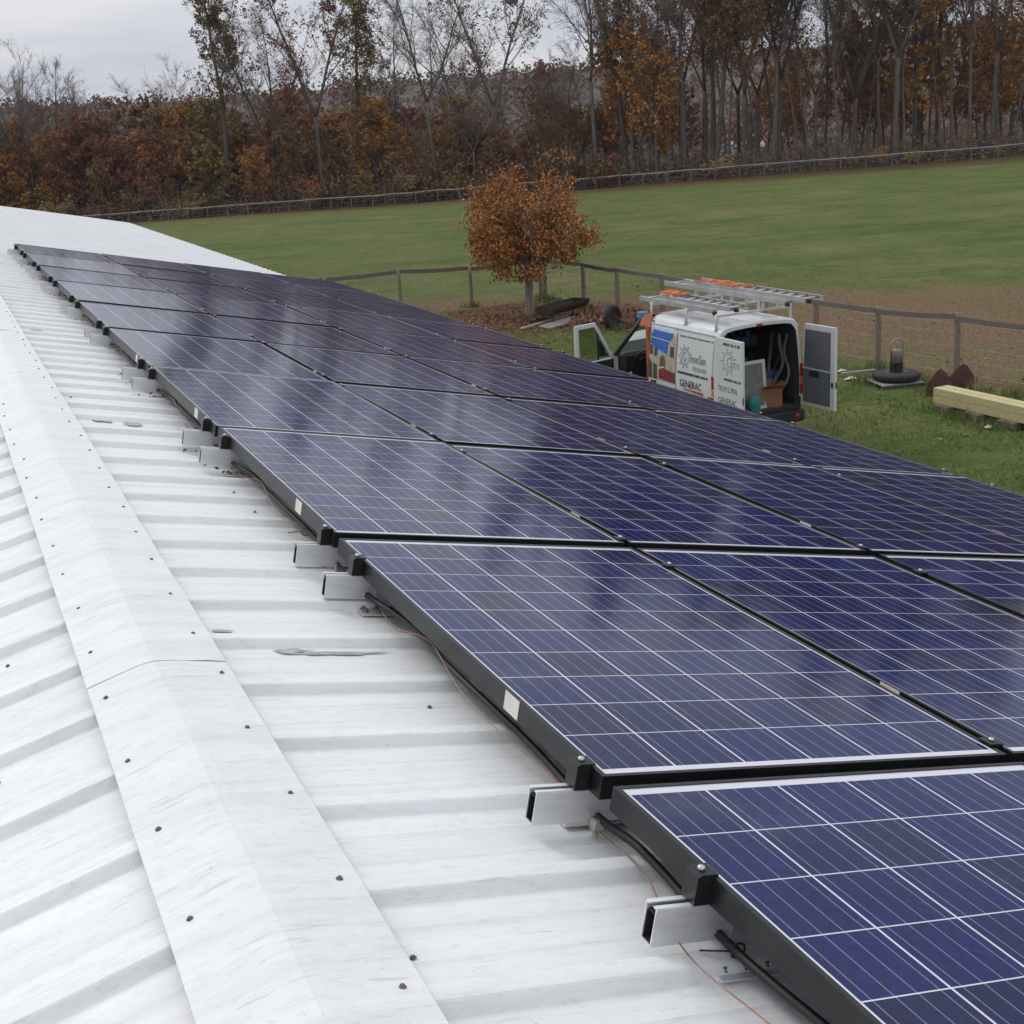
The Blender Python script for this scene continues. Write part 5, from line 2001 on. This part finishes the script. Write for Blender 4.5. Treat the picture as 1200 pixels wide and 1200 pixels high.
def strap(x0, y0, z, n, L, label):
    b = MB()
    for k in range(n):
        y = y0 + L * k / n
        p = Vector((x0 + r.uniform(-0.15, 0.1), y, z))
        a = r.uniform(-0.5, 0.5)
        d = Vector((math.cos(a), math.sin(a), 0)) * r.uniform(0.1, 0.2)
        s_ = Vector((-d.y, d.x, 0)).normalized() * 0.025
        q = [p - d - s_, p + d - s_, p + d + s_, p - d + s_]
        vs = q + [v_ + Vector((0, 0, 0.012 + 0.01 * r.random())) for v_ in q]
        b.add(vs, [(0, 3, 2, 1), (4, 5, 6, 7), (0, 1, 5, 4), (1, 2, 6, 5), (2, 3, 7, 6), (3, 0, 4, 7)])
    pth = [Vector((x0 + 0.1 * math.sin(k * 1.3), y0 + L * k / 14, z + 0.008)) for k in range(14)]
    b.tube(pth, 0.014, 4)
    o = b.build("ratchet_strap", M_STRAP, None, False)
    o.location = vloc(0, 0, 0)
    o.rotation_euler = (0, 0, R(2))
    tag(o, label, "strap")


strap(-0.50, 1.65, 2.634, 9, 0.75, "orange strap bundled on the shorter ladder")
strap(0.36, 0.75, 2.779, 10, 1.5, "orange strap stretched along the longer ladder")

# ------------------------------------------------------------------ things standing by the fence
# feed trough on legs
t = thing("feed_trough", (16.0, 33.2, G0 - 0.12), (0, 0, R(30)), "rusty brown feed trough on legs under the maple by the fence", "trough")
M_RUST = mat("rusted_iron", (0.085, 0.042, 0.03), 0.85, 0.2, 0.45, 9, 0.3)
M_RUSTD = mat("dark_rust", (0.045, 0.028, 0.024), 0.85, 0.2, 0.4, 9, 0.3)
b = MB()
nn = 10
ring = [(0.32 * math.cos(math.pi + math.pi * k / nn), 0.27 * math.sin(math.pi + math.pi * k / nn)) for k in range(nn + 1)]
rin = [(x * 0.92, y * 0.92) for x, y in ring]
vs = []
Lh = 1.0
for y in (-Lh, Lh):
    vs += [(x_, y, z_ + 0.66) for x_, z_ in ring]
for y in (-Lh + 0.02, Lh - 0.02):
    vs += [(x_, y, z_ + 0.66) for x_, z_ in rin]
N1 = nn + 1
fs = [(i, i + 1, N1 + i + 1, N1 + i) for i in range(nn)] + [(2 * N1 + i, 3 * N1 + i, 3 * N1 + i + 1, 2 * N1 + i + 1) for i in range(nn)]
fs += [(0, N1, 3 * N1, 2 * N1), (nn, 2 * N1 + nn, 3 * N1 + nn, N1 + nn)]
fs += [tuple(range(nn, -1, -1)), tuple(N1 + i for i in range(N1)), tuple(2 * N1 + i for i in range(N1)), tuple(3 * N1 + i for i in range(nn, -1, -1))]
b.add(vs, fs)
tr_o = b.build("basin", M_RUSTD, t)
tr_o.rotation_euler = (0, 0, R(-90))
for x_ in (-0.85, 0.85):
    for y_ in (-0.2, 0.2):
        b = MB()
        b.tube([(x_, y_ * 1.2, 0), (x_, y_, 0.52)], 0.025, 6)
        b.build("leg", M_RUST, t, False)

# boards lying in the leaves
M_PLK = mat("grey_plank", (0.235, 0.215, 0.20), 0.85, 0, 0.25, 6, 0.3, (1, 8, 8))
for k, (p0, p1, w, lab) in enumerate((((14.25, 32.45), (16.2, 33.35), 0.12, "narrow weathered plank lying in the leaves below the maple"),
                                      ((14.85, 32.15), (16.15, 32.75), 0.42, "wide pale grey plank lying on the ground beside the narrow one"))):
    a, c = Vector((*p0, G0)), Vector((*p1, G0))
    b = MB()
    L = (c - a).length
    b.box(0, L, -w / 2, w / 2, 0.03, 0.075, 0, None, 0.006)
    o = b.build("plank", M_PLK, None)
    o.location = a
    o.rotation_euler = (R(7), R(-2.0), math.atan2(c.y - a.y, c.x - a.x))
    tag(o, lab, "plank")

# old wheel standing up, axle stub
t = thing("old_wheel", (16.35, 30.75, G0), (0, 0, R(25)), "old dark tractor wheel standing upright by the leaf heap", "wheel")
b = MB()
M = Matrix.Translation((0, 0, 0.35)) @ Matrix.Rotation(R(90), 4, 'X')
b.lathe([(0.21, -0.08), (0.31, -0.09), (0.345, -0.065), (0.352, 0), (0.345, 0.065), (0.31, 0.09), (0.21, 0.08)], 30, 0, M, True, True)
b.build("tyre", M_TYRE, t)
b = MB()
b.lathe([(0.0, 0.0), (0.08, 0.0), (0.16, 0.03), (0.212, 0.06), (0.212, -0.06), (0.16, -0.03), (0.0, -0.03)], 20, 0, M)
b.tube([(0, -0.02, 0.35), (0.06, -0.7, 0.12)], 0.035, 8)
b.build("axle", M_RUST, t)

# blue drum with dark lid near the van front
t = thing("steel_drum", (17.25, 30.6, G0), (0, 0, 0), "small blue drum standing by the fence behind the van", "drum")
t.scale = (0.72, 0.72, 0.62)
b = MB()
b.lathe([(0, 0), (0.22, 0), (0.23, 0.02), (0.23, 0.2), (0.237, 0.21), (0.23, 0.22), (0.23, 0.42), (0.237, 0.43), (0.23, 0.44), (0.23, 0.64), (0.22, 0.66), (0.20, 0.65), (0, 0.645)], 22)
b.build("shell", mat("faded_blue", (0.075, 0.18, 0.30), 0.6, 0, 0.3, 8), t)
b = MB()
b.lathe([(0.0, 0.6465), (0.03, 0.6465), (0.03, 0.67), (0.0, 0.672)], 10, 0, Matrix.Translation((0.12, 0, 0)))
b.build("bung", M_BLK, t)
# low heap of soil and leaves
hb = MB()
r = random.Random(6)
nx, ny = 22, 14
vs = []
for j in range(ny):
    for i in range(nx):
        fx, fy = i / (nx - 1) * 2 - 1, j / (ny - 1) * 2 - 1
        h = max(0, 1 - fx * fx - fy * fy) ** 0.7 * 0.34 * (1 + 0.7 * noise.noise(Vector((fx * 3, fy * 3, 1)))) - 0.02
        vs.append((fx * 1.55, fy * 0.75, h))
hb.add(vs, [(j * nx + i, j * nx + i + 1, (j + 1) * nx + i + 1, (j + 1) * nx + i) for j in range(ny - 1) for i in range(nx - 1)], 0, True)
for k in range(900):
    fx, fy = r.uniform(-0.9, 0.9), r.uniform(-0.9, 0.9)
    if fx * fx + fy * fy > 0.9:
        continue
    c = Vector((fx * 1.55, fy * 0.75, max(0, 1 - fx * fx - fy * fy) ** 0.7 * 0.36 + r.uniform(0, 0.06)))
    s = r.uniform(0.03, 0.08)
    e1 = rv(r).normalized() * s
    e2 = e1.orthogonal().normalized() * s * 0.7
    hb.add([c - e1, c + e2, c + e1, c - e2], [(0, 1, 2, 3)], 1)
o = hb.build("leaf_heap", [mat("heap_soil", (0.10, 0.06, 0.045), 0.95, 0, 0.4, 6, 0.5), leaf_mat("heap_leaf", [(0.16, 0.065, 0.045), (0.22, 0.10, 0.06), (0.12, 0.05, 0.035), (0.28, 0.17, 0.11)])], None, False)
o.location = (16.95, 31.55, G0)
o.rotation_euler = (0, 0, R(-42))
tag(o, "low heap of reddish leaves between the trough and the old wheel", "leaf heap")

# pallet, big tyre lying flat, milk can lantern on it
t = thing("timber_skid", (17.42, 19.98, G0), (0, 0, R(-14)), "flat grey timber skid lying under the big tyre", "pallet")
t.scale = (0.66, 0.66, 0.9)
b = MB()
for k in range(7):
    b.box(-0.72 + k * 0.21, -0.72 + k * 0.21 + 0.18, -0.62, 0.62, 0.075, 0.10)
b.build("deck_board", M_PLK, t)
b = MB()
for y in (-0.55, 0, 0.5):
    b.box(-0.72, 0.72, y, y + 0.08, 0.0, 0.0748)
b.build("bearer", M_BOARD, t)
t = thing("tractor_tyre", (17.5, 20.05, G0 + 0.09), (0, 0, 0), "big dark tractor tyre lying flat on the timber skid", "tyre")
t.scale = (0.66, 0.66, 0.72)
b = MB()
b.lathe([(0.36, 0.02), (0.55, 0.0), (0.70, 0.03), (0.745, 0.09), (0.74, 0.17), (0.70, 0.215), (0.56, 0.235), (0.54, 0.225), (0.42, 0.25), (0.36, 0.22)], 40, 0, None, True, True)
b.build("carcass", M_TYRE, t)
b = MB()
for k in range(36):
    g = 2 * math.pi * k / 36
    M = Matrix.Rotation(g, 4, 'Z')
    b.box(0.735, 0.757, -0.03, 0.03, 0.075, 0.19, 0, M @ Matrix.Rotation(R(20), 4, 'X') if k % 2 else M @ Matrix.Rotation(R(-20), 4, 'X'))
b.build("tread", M_TYRE, t, False)
b = MB()
b.lathe([(0.0, 0.20), (0.34, 0.20), (0.40, 0.245), (0.37, 0.25), (0.0, 0.235)], 30)
b.build("hub_plate", mat("dark_steel_plate", (0.045, 0.045, 0.05), 0.6, 0.4, 0.4, 6), t, False)
t = thing("steel_can", (17.5, 20.06, G0 + 0.27), (0, 0, R(-12)), "rusty grey steel can with a tall arched handle standing on the tyre", "can")
t.scale = (0.72, 0.72, 0.66)
b = MB()
M_CAN = mat("weathered_can", (0.22, 0.20, 0.18), 0.6, 0.4, 0.35, 6)
b.lathe([(0.0, 0.27), (0.13, 0.27), (0.17, 0.30), (0.172, 0.68), (0.165, 0.70), (0.0, 0.71)], 20, 0)
b.build("canister", M_CAN, t)
b = MB()
b.tube([(0.19, 0, 0.0), (0.19, 0, 0.88)] + [(0.19 * math.cos(a), 0, 0.88 + 0.17 * math.sin(a)) for a in [math.pi * k / 10 for k in range(1, 10)]] + [(-0.19, 0, 0.88), (-0.19, 0, 0.0)], 0.024, 7)
b.tube([(0, 0, 0.70), (0, 0, 1.0)], 0.014, 6)
b.build("handle", mat("pale_steel_tube", (0.30, 0.27, 0.23), 0.5, 0.5, 0.3, 8), t, False)
b = MB()
for q in ((-0.17, -0.10), (0.03, 0.16), (-0.06, 0.06)):
    b.box(q[0], q[1], -0.10, 0.10, 0.0, 0.25)
b.box(-0.20, 0.20, -0.11, 0.11, 0.2502, 0.268)
b.build("stand", M_RUSTD, t, False)
# plank against the tyre, litter
b = MB()
b.box(0, 0.75, -0.06, 0.06, 0.0, 0.035)
o = b.build("plank", M_PLK, None)
o.location = (17.05, 21.35, G0 + 0.06)
o.rotation_euler = (0, R(-8), R(-50))
tag(o, "short plank propped beside the big tyre at the fence post", "plank")
for k, (x, y, w, lab) in enumerate(((17.0, 20.95, 0.17, "white scrap lying in the grass left of the tyre"), (16.15, 15.9, 0.10, "small white scrap lying in front of the timbers"), (17.35, 21.75, 0.13, "pale rag by the fence post behind the tyre"))):
    b = MB()
    vs = []
    r2 = random.Random(k + 50)
    for i in range(9):
        g = 2 * math.pi * i / 9
        vs.append((w * math.cos(g) * r2.uniform(0.7, 1.1), w * 0.6 * math.sin(g) * r2.uniform(0.7, 1.1), r2.uniform(0.01, 0.04)))
    vs.append((0, 0, 0.08))
    vs.append((0, 0, 0.0))
    b.add(vs, [(i, (i + 1) % 9, 9) for i in range(9)] + [((i + 1) % 9, i, 10) for i in range(9)])
    o = b.build("paper_scrap", mat("white_scrap", (0.5, 0.48, 0.44), 0.8, 0, 0.15, 20), None)
    o.location = (x, y, G0 + 0.01)
    tag(o, lab, "scrap")

# two rusty plough blades
for k, (x, y, rz, lab) in enumerate(((17.35, 18.55, R(-20), "left of two rusty pointed plough blades behind the timbers"), (17.95, 18.62, R(-35), "right of two rusty pointed plough blades, beside the fence post"))):
    t = thing("plough_blade", (x, y, G0), (R(-14), 0, rz), lab, "plough blade", "rusty plough blades by the fence")
    t.scale = (0.74, 0.8, 0.74)
    b = MB()
    poly = [(-0.36, 0.0), (0.34, 0.0), (0.40, 0.35), (0.27, 0.60), (0.10, 0.76), (-0.04, 0.68), (-0.30, 0.34)] if k == 0 else [(-0.32, 0.0), (0.36, 0.0), (0.40, 0.40), (0.20, 0.72), (0.08, 0.78), (-0.10, 0.62), (-0.28, 0.40)]
    n_ = 7
    vs, k2 = [], len(poly)
    for side_ in (0, 0.025):
        for p in poly:
            vs.append((p[0], side_ + 0.5 * p[0] * p[0], p[1]))
        vs.append((0.02, side_, 0.36))
    m_ = k2 + 1
    fs = [(i, (i + 1) % k2, k2) for i in range(k2)] + [(m_ + (i + 1) % k2, m_ + i, m_ + k2) for i in range(k2)] + [(i, m_ + i, m_ + (i + 1) % k2, (i + 1) % k2) for i in range(k2)]
    b.add(vs, fs)
    b.build("blade", M_RUST, t)
    b = MB()
    b.tube([(0.0, 0.04, 0.3), (0.05, 0.5, 0.05)], 0.03, 6)
    b.build("beam", M_RUSTD, t, False)

# squared timbers on blocks
M_LUM = mat("fresh_timber", (0.45, 0.385, 0.205), 0.8, 0, 0.3, 5, 0.15, (10, 1, 10))
d0, d1 = Vector((16.62, 17.72, 0)), Vector((16.75, 13.2, 0))
ang = math.atan2(d1.y - d0.y, d1.x - d0.x)
LT = (d1 - d0).length
for k, (off, z, lab, sh) in enumerate(((-0.10, 0.142, "lower front yellow timber of the stack on blocks", 0.0), (0.095, 0.142, "lower rear yellow timber beside the front one", 0.01),
                                       (-0.10, 0.294, "upper front yellow timber lying on top of the stack", 0.01), (0.098, 0.294, "upper rear yellow timber lying on top of the stack", 0.01))):
    b = MB()
    b.box(sh, LT + sh, -0.086, 0.086, 0, 0.150, 0, None, 0.006)
    o = b.build("timber", M_LUM, None)
    o.location = (d0.x, d0.y, G0 + z)
    o.location += Matrix.Rotation(ang, 3, 'Z') @ Vector((0, -off, 0))
    o.rotation_euler = (0, 0, ang)
    tag(o, lab, "timber")
for k in range(6):
    b = MB()
    L = 0.42
    b.box(-L / 2, L / 2, -0.28, 0.28, 0.0, 0.140, 0, None, 0.012)
    o = b.build("support_block", mat("earthy_block", (0.13, 0.10, 0.08), 0.9, 0, 0.4, 7, 0.4), None)
    p = d0 + (d1 - d0) * ((0.32 + k * 0.82) / LT)
    o.location = (p.x, p.y, G0)
    o.rotation_euler = (0, 0, ang + R([2, -4, 3, -2, 5, 0][k]))
    tag(o, "dark earthy block carrying the yellow timbers", "block", "blocks under the yellow timbers")
# long grey log along the fence foot
b = MB()
b.tube([(18.9, 17.6, G0 + 0.09), (18.75, 15.4, G0 + 0.10), (18.95, 13.0, G0 + 0.08)], [0.12, 0.13, 0.11], 10)
tag(b.build("grey_log", M_PLK, None, False), "long grey log lying along the fence foot behind the timbers", "log")

# far houses glimpsed through the wood
def far_house(px, s, w, d, h, roofc, wallc, label, rz):
    x, y = far_xy(px, s)
    t = thing("farm_house", (x, y, ground_z(x, y)), (0, 0, rz), label, "house")
    b = MB()
    b.box(-w / 2, w / 2, -d / 2, d / 2, -1.5, h)
    b.prism([(-d / 2, h), (d / 2, h), (0, h + d * 0.36)], 'x', -w / 2 + 0.02, w / 2 - 0.02, 0)
    b.build("wall", wallc, t)
    b = MB()
    for s_ in (-1, 1):
        q = [(-w / 2 - 0.3, s_ * (d / 2 + 0.4), h - 0.2), (w / 2 + 0.3, s_ * (d / 2 + 0.4), h - 0.2), (w / 2 + 0.3, 0, h + d * 0.37 + 0.1), (-w / 2 - 0.3, 0, h + d * 0.37 + 0.1)]
        vs = q + [(a, b_, c + 0.2) for a, b_, c in q]
        b.add(vs, [(0, 1, 2, 3), (4, 5, 6, 7), (0, 1, 5, 4), (1, 2, 6, 5), (2, 3, 7, 6), (3, 0, 4, 7)])
    rf = b.build("roof", roofc, t)
    for x_ in (-w * 0.3, 0.0, w * 0.3):
        b = MB()
        b.box(x_ - 0.5, x_ + 0.5, -d / 2 - 0.05, -d / 2 - 0.01, h * 0.35, h * 0.75)
        b.build("window", M_BLK, t)
    return t


far_house(500, 250, 13, 9, 5.5, mat("pink_red_roof", (0.34, 0.22, 0.22), 0.7), mat("dark_house_wall", (0.07, 0.05, 0.05), 0.8), "far dark house with a reddish roof seen through the trees in mid picture", R(-25))
far_house(868, 240, 7, 5, 3.0, mat("pale_roof", (0.40, 0.40, 0.40), 0.7), mat("pale_house_wall", (0.45, 0.45, 0.44), 0.8), "small pale building glimpsed between trunks at right", R(10))
far_house(128, 215, 3.5, 3.5, 7.5, mat("tan_roof", (0.35, 0.27, 0.17), 0.7), mat("cream_house_wall", (0.52, 0.44, 0.30), 0.8), "tiny cream gable glimpsed through the wood at far left", R(30))

# ------------------------------------------------------------------ thin haze volume, added to lift the dark treeline
hz = MB()
hz.box(-500, 800, -320, 920, -22, 75)
mh = bpy.data.materials.new("haze")
mh.use_nodes = True
mh.node_tree.nodes.clear()
ho = mh.node_tree.nodes.new("ShaderNodeOutputMaterial")
pv = mh.node_tree.nodes.new("ShaderNodeVolumePrincipled")
pv.inputs["Color"].default_value = (0.93, 0.93, 0.97, 1)
pv.inputs["Density"].default_value = 0.0001
mh.node_tree.links.new(pv.outputs[0], ho.inputs["Volume"])
o = hz.build("haze", mh, None)
tag(o, kind="stuff")
